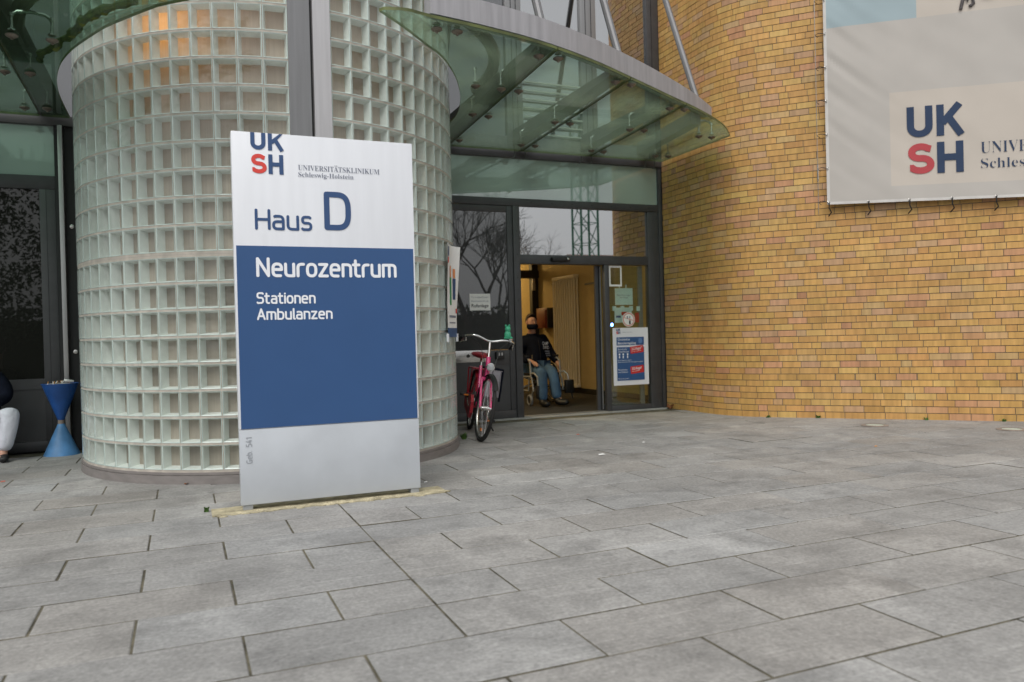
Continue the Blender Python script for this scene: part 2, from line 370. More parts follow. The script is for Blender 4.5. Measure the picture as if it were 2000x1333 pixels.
# stroke lettering -----------------------------------------------------------
def se(cx, cy, rx, ry, a0, a1, n=12, p=2.6):
    out = []
    for i in range(n+1):
        a = R(a0+(a1-a0)*i/n); c, s_ = math.cos(a), math.sin(a)
        out.append((cx+rx*math.copysign(abs(c)**(2/p), c), cy+ry*math.copysign(abs(s_)**(2/p), s_)))
    return out
GL = {  # glyph: (advance, strokes); cap height 1, x-height .70
 'N': (.64, [[(0, 0), (0, 1), (.60, 0), (.60, 1)]]),
 'e': (.50, [[(.02, .37), (.47, .37)], [(.49, .37)]+se(.245, .40, .245, .30, 0, 180)[1:]+[(0, .3)]+se(.245, .26, .245, .26, 180, 270)[1:]+[(.42, 0)]]),
 'u': (.49, [[(0, .70), (0, .26)]+se(.24, .24, .24, .24, 180, 270)[1:]+[(.47, 0), (.47, .70)]]),
 'r': (.33, [[(0, 0), (0, .45)]+se(.24, .45, .24, .25, 180, 90)[1:]+[(.33, .70)]]),
 'o': (.50, [se(.25, .35, .25, .35, 90, 450, 36)]),
 'z': (.46, [[(.0, .70), (.44, .70), (.0, 0), (.46, 0)]]),
 'n': (.47, [[(0, 0), (0, .70), (.22, .70)]+se(.23, .46, .24, .24, 90, 0)[1:]+[(.47, 0)]]),
 'm': (.76, [[(0, 0), (0, .70), (.50, .70)]+se(.51, .46, .25, .24, 90, 0)[1:]+[(.76, 0)], [(.38, 0), (.38, .62)]]),
 't': (.32, [[(.08, .95), (.08, .22)]+se(.26, .2, .18, .2, 180, 270)[1:]+[(.32, 0)], [(-.06, .70), (.30, .70)]]),
 'S': (.54, [[(.52, .93)]+[(.45, 1.0), (.22, 1.0)]+se(.22, .76, .21, .24, 90, 180)[1:]+se(.24, .72, .23, .19, 180, 270)[1:]+[(.30, .53)]+se(.30, .27, .23, .26, 90, -90)[1:]+[(.06, .0), (0, .06)]]),
 's': (.42, [[(.38, .66), (.32, .70), (.17, .70)]+se(.17, .53, .16, .17, 90, 270)[1:]+[(.24, .36)]+se(.24, .18, .17, .18, 90, -90)[1:]+[(.05, 0), (0, .04)]]),
 'a': (.48, [[(.06, .68), (.12, .70), (.24, .70)]+se(.24, .46, .22, .24, 90, 0)[1:]+[(.46, 0), (.22, 0)]+se(.2, .2, .2, .2, 270, 90)[1:]+[(.42, .40)]]),
 'i': (.0, [[(0, 0), (0, .70)], [(0, .94), (0, .95)]]),
 'A': (.62, [[(0, 0), (.31, 1.0), (.62, 0)], [(.13, .30), (.49, .30)]]),
 'b': (.49, [[(0, 1.0), (0, 0), (.24, 0)]+se(.24, .35, .25, .35, -90, 90, 18)[1:]+[(.05, .70)]]),
 'l': (.06, [[(0, 1.0), (0, .10)]+se(.1, .1, .1, .1, 180, 270)[1:]]),
 'H': (.60, [[(0, 0), (0, 1)], [(.60, 0), (.60, 1)], [(.03, .50), (.57, .50)]]),
 'D': (.62, [[(0, 0), (0, 1.0), (.25, 1.0)]+se(.25, .5, .37, .5, 90, -90, 24, 3.0)[1:]+[(0, 0)]]),
 'G': (.60, [[(.56, .98), (.30, 1.0)]+se(.30, .5, .30, .5, 90, 270, 20, 3.0)[1:]+[(.56, .0), (.56, .46), (.34, .46)]]),
 '.': (.0, [[(0, 0), (0, .01)]]),
 '5': (.50, [[(.46, 1), (.06, 1), (.04, .58), (.24, .60)]+se(.24, .30, .26, .30, 90, -90)[1:]+[(0, 0)]]),
 '4': (.56, [[(.30, 1), (.0, .26), (.54, .26)], [(.40, .55), (.40, 0)]]),
 '1': (.25, [[(.0, .84), (.22, 1), (.22, 0)]]),
 # heavy logo letters, unit 1 high
 'LU': (.78, [[(.12, 1), (.12, .36)]+se(.39, .36, .27, .25, 180, 360, 18, 2.1)[1:]+[(.66, .36), (.66, 1)]]),
 'LH': (.78, [[(.12, 0), (.12, 1)], [(.66, 0), (.66, 1)], [(.13, .5), (.65, .5)]]),
 'LK': (.82, [[(.12, 0), (.12, 1)], [(.18, .40), (.68, 1.0)], [(.36, .58), (.72, 0)]]),
 'LS': (.80, [[(.70, .80)]+se(.40, .70, .26, .19, 40, 180, 14, 2.1)+se(.40, .68, .26, .17, 180, 270, 8, 2.1)[1:]+se(.42, .31, .27, .20, 90, 0, 8, 2.1)[1:]+se(.40, .30, .29, .19, 0, -150, 14, 2.1)[1:]+[(.08, .20)]]),
}
def stroke_shape(mb, pts, wd, m, T, lift, round_=True, clip=None):
    P = [Vector((a, b)) for a, b in pts]
    Q = [P[0]]
    for p in P[1:]:
        if (p-Q[-1]).length > 1e-4: Q.append(p)
    closed = (Q[0]-Q[-1]).length < 1e-3 and len(Q) > 3
    if closed: Q.pop()
    n = len(Q); L_, R_ = [], []
    for i in range(n):
        a = Q[i]-Q[i-1] if (i > 0 or closed) else Q[1]-Q[0]
        b = Q[(i+1) % n]-Q[i] if (i < n-1 or closed) else Q[i]-Q[i-1]
        a.normalize(); b.normalize(); na, nb = Vector((-a.y, a.x)), Vector((-b.y, b.x))
        nm = na+nb
        if nm.length < .2: nm = na
        nm.normalize(); k = 1/max(.45, nm.dot(na)); L_.append(Q[i]+nm*wd/2*k); R_.append(Q[i]-nm*wd/2*k)
    vs = L_+R_; fs = [(i, n+i, n+(i+1) % n, (i+1) % n) for i in range(n if closed else n-1)]
    if round_ and not closed:
        for e, d in ((0, (Q[0]-Q[1]).normalized()), (n-1, (Q[-1]-Q[-2]).normalized())):
            nn = Vector((-d.y, d.x)); st = len(vs)
            arc = [Q[e]+(nn*math.cos(t)+d*math.sin(t))*wd/2 for t in [PI*k/8 for k in range(9)]]
            vs += arc; fs.append(tuple(range(st, st+9))[::-1])
    pts3 = [Vector((p.x, min(p.y, clip) if clip is not None else p.y, lift)) for p in vs]
    mb.mesh(pts3, fs, m, T)
def split(pts):
    out, cur = [], [pts[0]]
    for i in range(1, len(pts)):
        cur.append(pts[i])
        if i < len(pts)-1:
            a = Vector(pts[i])-Vector(pts[i-1]); b_ = Vector(pts[i+1])-Vector(pts[i])
            if a.length > 1e-5 and b_.length > 1e-5 and a.normalized().dot(b_.normalized()) < .5: out.append(cur); cur = [pts[i]]
    out.append(cur); return out
def letters(mb, s_, h, wd, m, T, x, y, gap=.16, width=None, round_=True, clip=None):
    ws = [GL[c][0] for c in s_]; inner = h-wd; tot = sum(ws)*inner+(len(s_)-1)*gap*h
    kx = 1 if width is None else (width-wd)/tot
    cx = x+wd/2
    for i, c in enumerate(s_):
        for j, st in enumerate([p for st0 in GL[c][1] for p in split(st0)]):
            stroke_shape(mb, [(cx+a*inner*kx, y+wd/2+b*inner) for a, b in st], wd, m, T, j*.00025+(.00012 if i % 2 else 0), round_)
        cx += (ws[i]*inner+gap*h)*kx
def logo(mb, T, x, y, w_, h_, mb_blue, mb_red, wd=None, clip=None):
    """the four heavy letters UK / SH in two rows inside w_ x h_, lower left at x, y"""
    hh = h_*.455; cw = w_*.48; wd = wd or w_*.125
    for key, cx, cy, m in (('LU', 0, h_-hh, mb_blue), ('LK', w_-cw, h_-hh, mb_blue), ('LS', 0, 0, mb_red), ('LH', w_-cw, 0, mb_blue)):
        for j, st in enumerate(GL[key][1]):
            stroke_shape(mb, [(x+cx+a/.80*cw, y+cy+b*hh) for a, b in st], wd, m, T, j*.0003, False, clip)
# skinned figures --------------------------------------------------------------
def skin(pts, edges, root, sub=2):
    me = bpy.data.meshes.new('s'); names = list(pts); ix = {n: i for i, n in enumerate(names)}
    me.from_pydata([pts[n][0] for n in names], [(ix[a], ix[b]) for a, b in edges], [])
    o = bpy.data.objects.new('s', me); COL.objects.link(o)
    md = o.modifiers.new('k', 'SKIN'); md.use_smooth_shade = True
    for i, n in enumerate(names):
        r = pts[n][1]; r = r if isinstance(r, tuple) else (r, r)
        me.skin_vertices[0].data[i].radius = r; me.skin_vertices[0].data[i].use_root = (n == root)
    sb = o.modifiers.new('u', 'SUBSURF'); sb.levels = sub; sb.render_levels = sub
    m2 = bpy.data.meshes.new_from_object(o.evaluated_get(bpy.context.evaluated_depsgraph_get()))
    bpy.data.objects.remove(o); bpy.data.meshes.remove(me)
    return m2
def chain(pts, edges, start, lst):
    prev = start
    for n, c, r in lst:
        pts[n] = (c, r)
        if prev: edges.append((prev, n))
        prev = n
def hand(pts, edges, wrist, tag_, p, fdir, side, palm, curl):
    """palm, four unequal bent fingers and a thumb from the wrist at p; fdir along the hand, side to the thumb, palm = facing of the palm"""
    p, f, sd_, pm = Vector(p), Vector(fdir).normalized(), Vector(side).normalized(), Vector(palm).normalized()
    pts[tag_+'palm'] = (p+f*.045, (.030, .016)); edges.append((wrist, tag_+'palm'))
    for i, (o_, ln) in enumerate(((.026, .07), (.009, .08), (-.0045, .075), (-.025, .058))):
        b = p+f*.085+sd_*o_
        a1 = b+(f*math.cos(curl)+pm*math.sin(curl))*ln*.5; a2 = a1+(f*math.cos(curl*2)+pm*math.sin(curl*2))*ln*.5
        chain(pts, edges, tag_+'palm', [(tag_+'f%da' % i, b, .0095), (tag_+'f%db' % i, a1, .0085), (tag_+'f%dc' % i, a2, .0075)])
    t0 = p+f*.03+sd_*.032+pm*.008; t1 = t0+(f*.7+sd_*.5+pm*.4).normalized()*.035; t2 = t1+(f*.9+pm*.4).normalized()*.028
    chain(pts, edges, tag_+'palm', [(tag_+'t0', t0, .011), (tag_+'t1', t1, .010), (tag_+'t2', t2, .008)])

# ================================================================== SETTING
g = MB(); g.face([(-160, -160, -.03), (160, -160, -.03), (160, 160, -.03), (-160, 160, -.03)], 'asphalt'); struct(g, 'ground', True)
# paving: running-bond slabs .69 x .345 as real slabs with open joints
pv = MB(); W_, L_ = .345, .688
pv.face([(-9.3, -4.1, -.0045), (14.4, -4.1, -.0045), (14.4, 8.6, -.0045), (-9.3, 8.6, -.0045)], 'joint')
for r_ in range(-19, 18):
    y0 = 2.475+W_*r_; y1 = y0+W_
    if y1 > 8.63: continue
    off = 0 if r_ % 2 == 0 else L_/2
    for k in range(-16, 20):
        x0 = .85+off+L_*k
        segs = [(x0, x0+L_)]
        if 2.47 < y0 < 4.6 and x0 < .84 < x0+L_-.02: segs = [(x0, .85), (.85, x0+L_)]
        for a, b in segs:
            if b < -9 or a > 14: continue
            j = .0039+rnd.random()*.0016; t = rnd.gauss(1, .042)
            wv = rnd.gauss(0, .003); pv.col = (.290*t+wv, .284*t, .272*t-wv, rnd.random())
            dz = rnd.gauss(0, .0008); e = .004
            A = [(a+j, y0+j), (b-j, y0+j), (b-j, y1-j), (a+j, y1-j)]; B = [(a+j+e, y0+j+e), (b-j-e, y0+j+e), (b-j-e, y1-j-e), (a+j+e, y1-j-e)]
            tl = rnd.gauss(0, .0006)
            pv.mesh([(x, y, -.0045) for x, y in A]+[(x, y, -.0025+dz) for x, y in A]+[(x, y, dz+tl*(1 if x > (a+b)/2 else -1)) for x, y in B],
                    [(8, 9, 10, 11)]+[(4+i, 4+(i+1) % 4, 8+(i+1) % 4, 8+i) for i in range(4)], 'paver')
            pv.mesh([(x, y, -.0045) for x, y in A]+[(x, y, -.0025+dz) for x, y in A], [(i, (i+1) % 4, 4+(i+1) % 4, 4+i) for i in range(4)], 'joint')
struct(pv, 'pavement', True)

# ================================================================== BRICK WALL
bw = thing('brick_wall', 'yellow and pinkish clay brick wall rounding away from the entrance to the right', 'brick wall', (6.56, 6.58, 0))
DW = Vector((.693, -.7209, 0)).normalized(); XR = 5.83
corner = Vector((XR, 7.34, 0)); RB = 1.1; turn = math.acos(-DW.y); TL = RB*math.tan(turn/2)
a_end = corner+Vector((0, TL, 0)); b_start = corner+DW*TL; arc_c = a_end+Vector((RB, 0, 0)); LA = RB*turn; L0 = 8.72-a_end.y
def wall_at(s):
    """point and outward normal on the wall line at arc length s from the facade"""
    if s < L0: return Vector((XR, 8.72-s, 0)), Vector((-1, 0, 0))
    if s < L0+LA:
        a = (s-L0)/RB; n = Vector((-math.cos(a), -math.sin(a), 0)); return arc_c+n*RB, n
    return b_start+DW*(s-L0-LA), Vector((-math.cos(turn), -math.sin(turn), 0))
SMAX = 7.4; ZMAX = 6.02
b = MB()
st = [i*.06 for i in range(int(SMAX/.06)+1)]
for i in range(len(st)-1):                                   # mortar bed behind the brick faces
    p, n = wall_at(st[i]); q, m_ = wall_at(st[i+1]); p = p-n*.007; q = q-m_*.007
    b.face([p, q, q+V(0, 0, ZMAX), p+V(0, 0, ZMAX)], 'mortar')
p0, n0 = wall_at(0); p1, n1 = wall_at(SMAX)
b.face([p0+V(0, 0, ZMAX), p1+V(0, 0, ZMAX), p1+V(3, 3, ZMAX), p0+V(3, 0, ZMAX)], 'mortar'); b.face([p1, p1+V(3, 3, 0), p1+V(3, 3, ZMAX), p1+V(0, 0, ZMAX)], 'mortar')
HB = .07; BL = .2
pal = [((.55, .318, .103), 46), ((.52, .298, .094), 18), ((.57, .35, .122), 14), ((.535, .292, .145), 12), ((.50, .31, .165), 10), ((.53, .34, .15), 6), ((.46, .245, .12), 2)]
flat_pal = [c for c, k in pal for _ in range(k)]
for row in range(int(ZMAX/HB)):
    z0 = row*HB+.0037; z1 = (row+1)*HB-.0037; s = -rnd.random()*BL
    if row == 0: z0 = 0
    while s < SMAX-.2:
        ln = BL/2 if rnd.random() < .17 else BL
        weep = row == 6 and rnd.random() < .5
        a, e = max(s+.003, 0), s+ln-.003-(.006 if weep else 0); s += ln
        if e-a < .02: continue
        c = rnd.choice(flat_pal); t = rnd.gauss(1, .042); b.col = (c[0]*t, c[1]*t*rnd.gauss(1, .03), c[2]*t, rnd.random())
        ns = 1 if (e < L0 or a > L0+LA) else 4
        ss = [a+(e-a)*i/ns for i in range(ns+1)]; of = rnd.gauss(0, .0011)
        fr, bk = [], []
        for q_ in ss:
            p, n = wall_at(q_); fr.append(p+n*of); bk.append(p-n*.009)
        ed = .002
        for i in range(ns):
            b.face([fr[i]+V(0, 0, z0), fr[i+1]+V(0, 0, z0), fr[i+1]+V(0, 0, z1), fr[i]+V(0, 0, z1)], 'brick')
            b.face([bk[i]+V(0, 0, z1), fr[i]+V(0, 0, z1), fr[i+1]+V(0, 0, z1), bk[i+1]+V(0, 0, z1)], 'brick')
            b.face([bk[i]+V(0, 0, z0), bk[i+1]+V(0, 0, z0), fr[i+1]+V(0, 0, z0), fr[i]+V(0, 0, z0)], 'brick')
        b.face([bk[0]+V(0, 0, z0), fr[0]+V(0, 0, z0), fr[0]+V(0, 0, z1), bk[0]+V(0, 0, z1)], 'brick')
        b.face([fr[-1]+V(0, 0, z0), bk[-1]+V(0, 0, z0), bk[-1]+V(0, 0, z1), fr[-1]+V(0, 0, z1)], 'brick')
b.build('brickwork', bw, True)

# ================================================================== GLASS BLOCK COLUMN
CX, CY, RC = .815, 7.41, 1.60
cl = thing('glass_block_column', 'round column of greenish glass blocks with a metal strip down its front', 'glass block column', (CX, CY, 0))
def cyl(a, r, z): a = R(a); return Vector((CX+r*math.sin(a), CY-r*math.cos(a), z))
la = [-2.2, -8.5, -14.8, -20.9]
while la[-1] > -128: la.append(la[-1]-5.55)
ra = [8.7, 14.5, 20.3, 26.0]
while ra[-1] < 126: ra.append(ra[-1]+5.42)
zr = [(.095+.191*k, .095+.191*(k+1)) for k in range(8)]+[(1.647+.1965*k, 1.647+.1965*(k+1)) for k in range(20)]
ZT = zr[-1][1]
blk = MB()
def block(a0, a1, z0, z1):
    """one hollow block: bright cast rim, side walls going in, ribbed back pane, clear face"""
    ga = math.degrees(.0035/RC); gz = .0085
    a0 += ga; a1 -= ga; z0 += gz; z1 -= gz
    ra_ = math.degrees(.006/RC); rz = .006
    O = [cyl(a0, RC, z0), cyl(a1, RC, z0), cyl(a1, RC, z1), cyl(a0, RC, z1)]
    I = [cyl(a0+ra_, RC-.004, z0+rz), cyl(a1-ra_, RC-.004, z0+rz), cyl(a1-ra_, RC-.004, z1-rz), cyl(a0+ra_, RC-.004, z1-rz)]
    rb = math.degrees(.017/RC); D = .078
    K = [cyl(a0+rb, RC-D, z0+.018), cyl(a1-rb, RC-D, z0+.018), cyl(a1-rb, RC-D, z1-.018), cyl(a0+rb, RC-D, z1-.018)]
    back = [cyl(a0, RC-.03, z0), cyl(a1, RC-.03, z0), cyl(a1, RC-.03, z1), cyl(a0, RC-.03, z1)]
    blk.col = (1, 1, 1, rnd.random())
    blk.mesh(O+I+K, [(0, 1, 5, 4), (1, 2, 6, 5), (2, 3, 7, 6), (3, 0, 4, 7)], 'rim')
    blk.mesh(I+K, [(0, 1, 5, 4), (1, 2, 6, 5), (2, 3, 7, 6), (3, 0, 4, 7)], 'wallglass')
    blk.face(K, 'backpane')
    pn = .0008+rnd.random()*.0008
    am = (a0+a1)/2; F = [cyl(a0, RC+pn, z0), cyl(am, RC+pn+.0006, z0), cyl(a1, RC+pn, z0), cyl(a1, RC+pn, z1), cyl(am, RC+pn+.0006, z1), cyl(a0, RC+pn, z1)]
    blk.mesh(F, [(0, 1, 4, 5), (1, 2, 3, 4)], 'pane')
    B2 = [cyl(a0, RC-.006, z0), cyl(a1, RC-.006, z0), cyl(a1, RC-.006, z1), cyl(a0, RC-.006, z1)]
    blk.mesh(O+B2, [(0, 4, 5, 1), (1, 5, 6, 2), (2, 6, 7, 3), (3, 7, 4, 0)], 'rim')
# ribbed translucent back pane
mbp, tbp, pbp = nmat('ribbed back glass'); M['backpane'] = mbp
Nn, Ll = tbp.nodes, tbp.links
tcn = Nn.new('ShaderNodeTexCoord'); at = Nn.new('ShaderNodeAttribute'); at.attribute_name = 'Col'
rampn = Nn.new('ShaderNodeMapRange'); rampn.inputs[3].default_value = .72; rampn.inputs[4].default_value = 1.28; Ll.new(at.outputs['Alpha'], rampn.inputs[0])
wn = Nn.new('ShaderNodeTexNoise'); wn.inputs['Scale'].default_value = 1; mpn = Nn.new('ShaderNodeMapping'); mpn.inputs['Scale'].default_value = (90, 90, 2)
Ll.new(tcn.outputs['Object'], mpn.inputs[0]); Ll.new(mpn.outputs[0], wn.inputs['Vector'])
r2n = Nn.new('ShaderNodeMapRange'); r2n.inputs[1].default_value = .3; r2n.inputs[2].default_value = .7; r2n.inputs[3].default_value = .88; r2n.inputs[4].default_value = 1.12; Ll.new(wn.outputs['Fac'], r2n.inputs[0])
mu = Nn.new('ShaderNodeMath'); mu.operation = 'MULTIPLY'; Ll.new(rampn.outputs[0], mu.inputs[0]); Ll.new(r2n.outputs[0], mu.inputs[1])
vs_ = Nn.new('ShaderNodeVectorMath'); vs_.operation = 'SCALE'; vs_.inputs[0].default_value = (.475, .425, .35); Ll.new(mu.outputs[0], vs_.inputs['Scale'])
Ll.new(vs_.outputs[0], pbp.inputs['Base Color']); pbp.inputs['Roughness'].default_value = .35
trl = Nn.new('ShaderNodeBsdfTranslucent'); trl.inputs[0].default_value = (.8, .75, .65, 1)
mxs = Nn.new('ShaderNodeMixShader'); mxs.inputs[0].default_value = .35; Ll.new(pbp.outputs[0], mxs.inputs[1]); Ll.new(trl.outputs[0], mxs.inputs[2])
Ll.new(mxs.outputs[0], Nn['Material Output'].inputs[0])
for ang in (la, ra):
    for i in range(len(ang)-1):
        a0, a1 = min(ang[i], ang[i+1]), max(ang[i], ang[i+1])
        for z0, z1 in zr: block(a0, a1, z0, z1)
# grout skin just behind the block faces, only in the joints
def ring(a_list, z0, z1, r, m):
    for i in range(len(a_list)-1):
        blk.face([cyl(a_list[i], r, z0), cyl(a_list[i+1], r, z0), cyl(a_list[i+1], r, z1), cyl(a_list[i], r, z1)], m)
for ang in (la, ra):
    lo, hi = min(ang), max(ang); fine = [lo+(hi-lo)*i/60 for i in range(61)]
    zs = sorted({z for p in zr for z in p})
    for z in zs: ring(fine, z-.0115, z+.0115, RC-.0035, 'grout')
    ring(fine, 1.6345, 1.6355, RC-.004, 'grout_dark')
    for i, a in enumerate(ang):
        h_ = math.degrees(.0065/RC); dk = ang is la and i == 11
        for z0, z1 in zr+[(1.623, 1.647)]: ring([a-h_, a+h_], z0, z1, RC-(.0045 if not dk else .0040), 'grout' if not dk else 'grout_dark')
blk.build('block_wall', cl, True)
pl = MB(); fine = [-128+256*i/90 for i in range(91)]
for z0, z1, r_ in ((0, .062, RC+.012), (.066, .084, RC+.004)):
    for i in range(90):
        pl.face([cyl(fine[i], r_, z0), cyl(fine[i+1], r_, z0), cyl(fine[i+1], r_, z1), cyl(fine[i], r_, z1)], 'plinth')
        pl.face([cyl(fine[i], r_, z1), cyl(fine[i+1], r_, z1), cyl(fine[i+1], RC-.02, z1), cyl(fine[i], RC-.02, z1)], 'plinth')
for i in range(90): pl.face([cyl(fine[i], RC-.004, .06), cyl(fine[i+1], RC-.004, .06), cyl(fine[i+1], RC-.004, .092), cyl(fine[i], RC-.004, .092)], 'grout')
pl.build('plinth', cl)
for nm, pts, mt in (('jamb', [(-2.2, RC+.006), (3.6, RC-.03), (3.6, RC-.10), (-2.2, RC-.08)], 'alu_dark'), ('jamb', [(4.25, RC-.01), (8.65, RC+.008), (8.65, RC-.08), (4.25, RC-.10)], 'alu')):
    j = MB(); A = [cyl(a, r_, 0) for a, r_ in pts]; j.prism([(p.x, p.y) for p in A], .05, ZT, mt); j.build(nm, cl, True)
j = MB(); A = [cyl(a, r_, 0) for a, r_ in ((3.3, RC-.05), (4.5, RC-.05), (4.5, RC-.09), (3.3, RC-.09))]; j.prism([(p.x, p.y) for p in A], .05, ZT, 'frame_deep'); j.build('rubber_joint', cl, True)
cap = MB(); cap.prism([(p.x, p.y) for p in [cyl(a, RC+.02, 0) for a in fine]], ZT+.002, ZT+.25, 'zinc'); cap.build('cap', cl, True)
lamp = bpy.data.lights.new('column lamp', 'POINT'); lamp.energy = 5; lamp.color = (1, .42, .07); lamp.shadow_soft_size = .12
lo_ = bpy.data.objects.new('column_lamp', lamp); COL.objects.link(lo_); lo_.location = cyl(-36, 1.28, 3.32)
lb = tag(MB().ball(tuple(cyl(-36, 1.2, 3.66)), (.10, .10, .05), pmat('lit lamp bowl', (.8, .5, .2), .5, emis=(1, .5, .12, 4))).build('ceiling_lamp'), 'warm lamp glowing behind the upper left glass blocks of the column', 'lamp')

# ================================================================== ENTRANCE FRONT (plane Y = 8.7)
FY = 8.70
ef = thing('entrance_front', 'anthracite framed entrance with grey side panel, open sliding door and green glass band', 'entrance', (4.4, FY, 0))
def fbox(name, parent, x0, x1, z0, z1, m, y0=0, y1=.08, bev=.004):
    q = MB(); q.box((x0, FY+y0, z0), (x1, FY+y1, z1), m, bev=bev); return q.build(name, parent)
fr = MB()
fr.box((2.2, FY-.03, 3.142), (5.825, FY+.10, 3.235), 'frame', bev=.004)          # beam under the canopy
fr.box((5.775, FY-.012, 0), (5.826, FY+.1, 3.140), 'frame', bev=.004)            # right post
fr.box((2.2, FY-.008, 2.565), (5.773, FY+.09, 2.655), 'frame', bev=.004)         # rail over door
fr.box((3.79, FY-.006, 1.868), (5.60, FY+.12, 1.978), 'frame', bev=.004)         # door head
fr.box((3.70, FY-.016, .0), (3.788, FY+.09, 2.563), 'frame', bev=.004)           # post left of the opening
fr.box((5.605, FY-.003, 0.0), (5.772, FY+.09, 2.563), 'frame', bev=.004)         # wide right stile
fr.box((4.945, FY-.004, .0), (5.015, FY+.06, 1.866), 'frame', bev=.004)          # post between opening and fixed glass
fr.box((5.017, FY+.0, .0), (5.603, FY+.06, .07), 'frame', bev=.004)
fr.box((2.2, FY+.0, .0), (3.698, FY+.08, .10), 'frame', bev=.004)
fr.box((3.625, FY-.002, .102), (3.697, FY+.06, 2.562), 'frame', bev=.004)
fr.box((2.2, FY+.0, 2.485), (3.623, FY+.08, 2.562), 'frame', bev=.004)
fr.box((5.828, FY-.02, 0), (5.90, FY+.14, 6.2), 'frame_deep')
for x_, z_ in [(3.745, .3+.28*i) for i in range(8)]+[(3.95+.28*i, 2.61) for i in range(7)]:
    fr.lathe([(.006, 0), (.006, .003), (.001, .004)], 'frame_deep', seg=8, T=plane_T((x_, FY-.0155 if x_ < 3.78 else FY-.0075, z_), (1, 0, 0), (0, 0, 1)))
fr.build('frame', ef)
q = MB(); q.box((2.2, FY+.02, 2.657), (5.773, FY+.04, 3.140), 'spandrel'); q.build('spandrel_glass', ef)
q = MB(); q.box((3.79, FY+.03, 1.980), (5.603, FY+.05, 2.563), 'window'); q.build('transom_window', ef)
q = MB(); q.box((2.2, FY+.012, .835), (3.623, FY+.03, 2.483), 'leaf_panel'); q.build('side_panel', ef)
q = MB(); q.box((2.2, FY+.008, .102), (3.623, FY+.03, .83), 'panel_matt'); q.box((3.36, FY+.002, .655), (3.62, FY+.02, .828), 'frame', bev=.003)
q.build('lower_panel', ef)
q = MB(); q.box((2.6, FY-.006, .695), (3.345, FY+.012, .835), M['steel'], bev=.003)
q.lathe([(.022, 0), (.02, .004), (.004, .006)], 'black', seg=12, T=plane_T((3.09, FY-.0065, .772), (1, 0, 0), (0, 0, 1))); q.build('steel_plate', ef)
q = MB(); q.box((3.43, FY-.05, .72), (3.535, FY+.002, .815), 'black', bev=.008); q.box((3.455, FY-.053, .765), (3.475, FY-.05, .80), 'alu'); q.box((3.492, FY-.053, .765), (3.512, FY-.05, .80), 'alu'); q.build('intercom', ef)
q = MB(); q.box((5.017, FY+.025, .072), (5.603, FY+.037, 1.866), 'doorglass'); q.build('fixed_pane', ef)
sd_ = MB(); sd_.box((4.905, FY+.085, .02), (4.942, FY+.125, 1.863), 'frame_deep'); sd_.box((4.86, FY+.088, .02), (4.903, FY+.122, 1.863), M['frame']); sd_.box((4.925, FY+.083, .03), (4.94, FY+.0848, 1.85), 'alu')
sd_.box((5.50, FY+.088, .02), (5.56, FY+.122, 1.863), M['alu_dark']); sd_.box((4.944, FY+.088, .02), (5.498, FY+.122, .09), 'frame')
slide = sd_.build('sliding_door', ef)
q = MB(); q.box((4.944, FY+.10, .092), (5.498, FY+.108, 1.86), glassmat('leaf glass', (.80, .88, .85), .05, .01, .5)); q.build('door_pane', slide)
q = MB(); q.box((4.19, FY-.075, 1.895), (4.44, FY-.006, 1.952), 'black', bev=.018); q.ball((4.405, FY-.07, 1.925), (.02, .014, .016), 'steel'); q.build('motion_sensor', ef)
q = MB(); q.ball((5.052, FY+.018, 1.105), (.020, .008, .022), 'led'); q.build('indicator_lamp', ef)
q = MB(); q.box((2.2, FY-.10, -.006), (5.82, FY+.02, .006), 'sillstone'); q.box((3.79, FY+.0, .006), (4.944, FY+.12, .014), M['alu_dark']); q.build('door_sill', ef)

# upper windows over the canopy
uw = thing('upper_window', 'tall dark framed window band above the glass canopy between column and brick wall', 'window', (4.2, FY, 3.2))
q = MB()
for x0, x1 in ((3.66, 3.87), (4.68, 4.90), (5.65, 5.826)): q.box((x0, FY-.02, 3.237), (x1, FY+.09, 6.2), M['alu_dark'] if x1 < 5.7 else M['frame'], bev=.004)
for x_ in (3.735, 3.80, 4.75, 4.83, 5.72): q.box((x_-.004, FY-.023, 3.24), (x_+.004, FY-.0205, 6.2), 'frame_deep')
q.box((2.2, FY-.01, 3.237), (3.659, FY+.08, 3.40), M['alu_dark']); q.box((3.871, FY-.01, 3.237), (4.679, FY+.08, 3.40), M['alu_dark']); q.box((4.901, FY-.01, 3.237), (5.649, FY+.08, 3.40), M['alu_dark'])
q.build('frame', uw)
for x0, x1, m_ in ((2.2, 3.659, mirrormat('dim upper pane', (.05, .052, .058), .22, .01)), (3.871, 4.679, 'window_up'), (4.901, 5.649, 'window_up')):
    q = MB(); q.box((x0, FY+.02, 3.402), (x1, FY+.035, 6.2), m_); q.build('pane', uw)
q = MB()
for k in range(7):
    for x0, x1 in ((3.88, 4.67),): q.box((x0, FY-.045, 3.43+.105*k), (x1, FY-.015, 3.446+.105*k), 'blind')
q.build('blind_slats', uw)

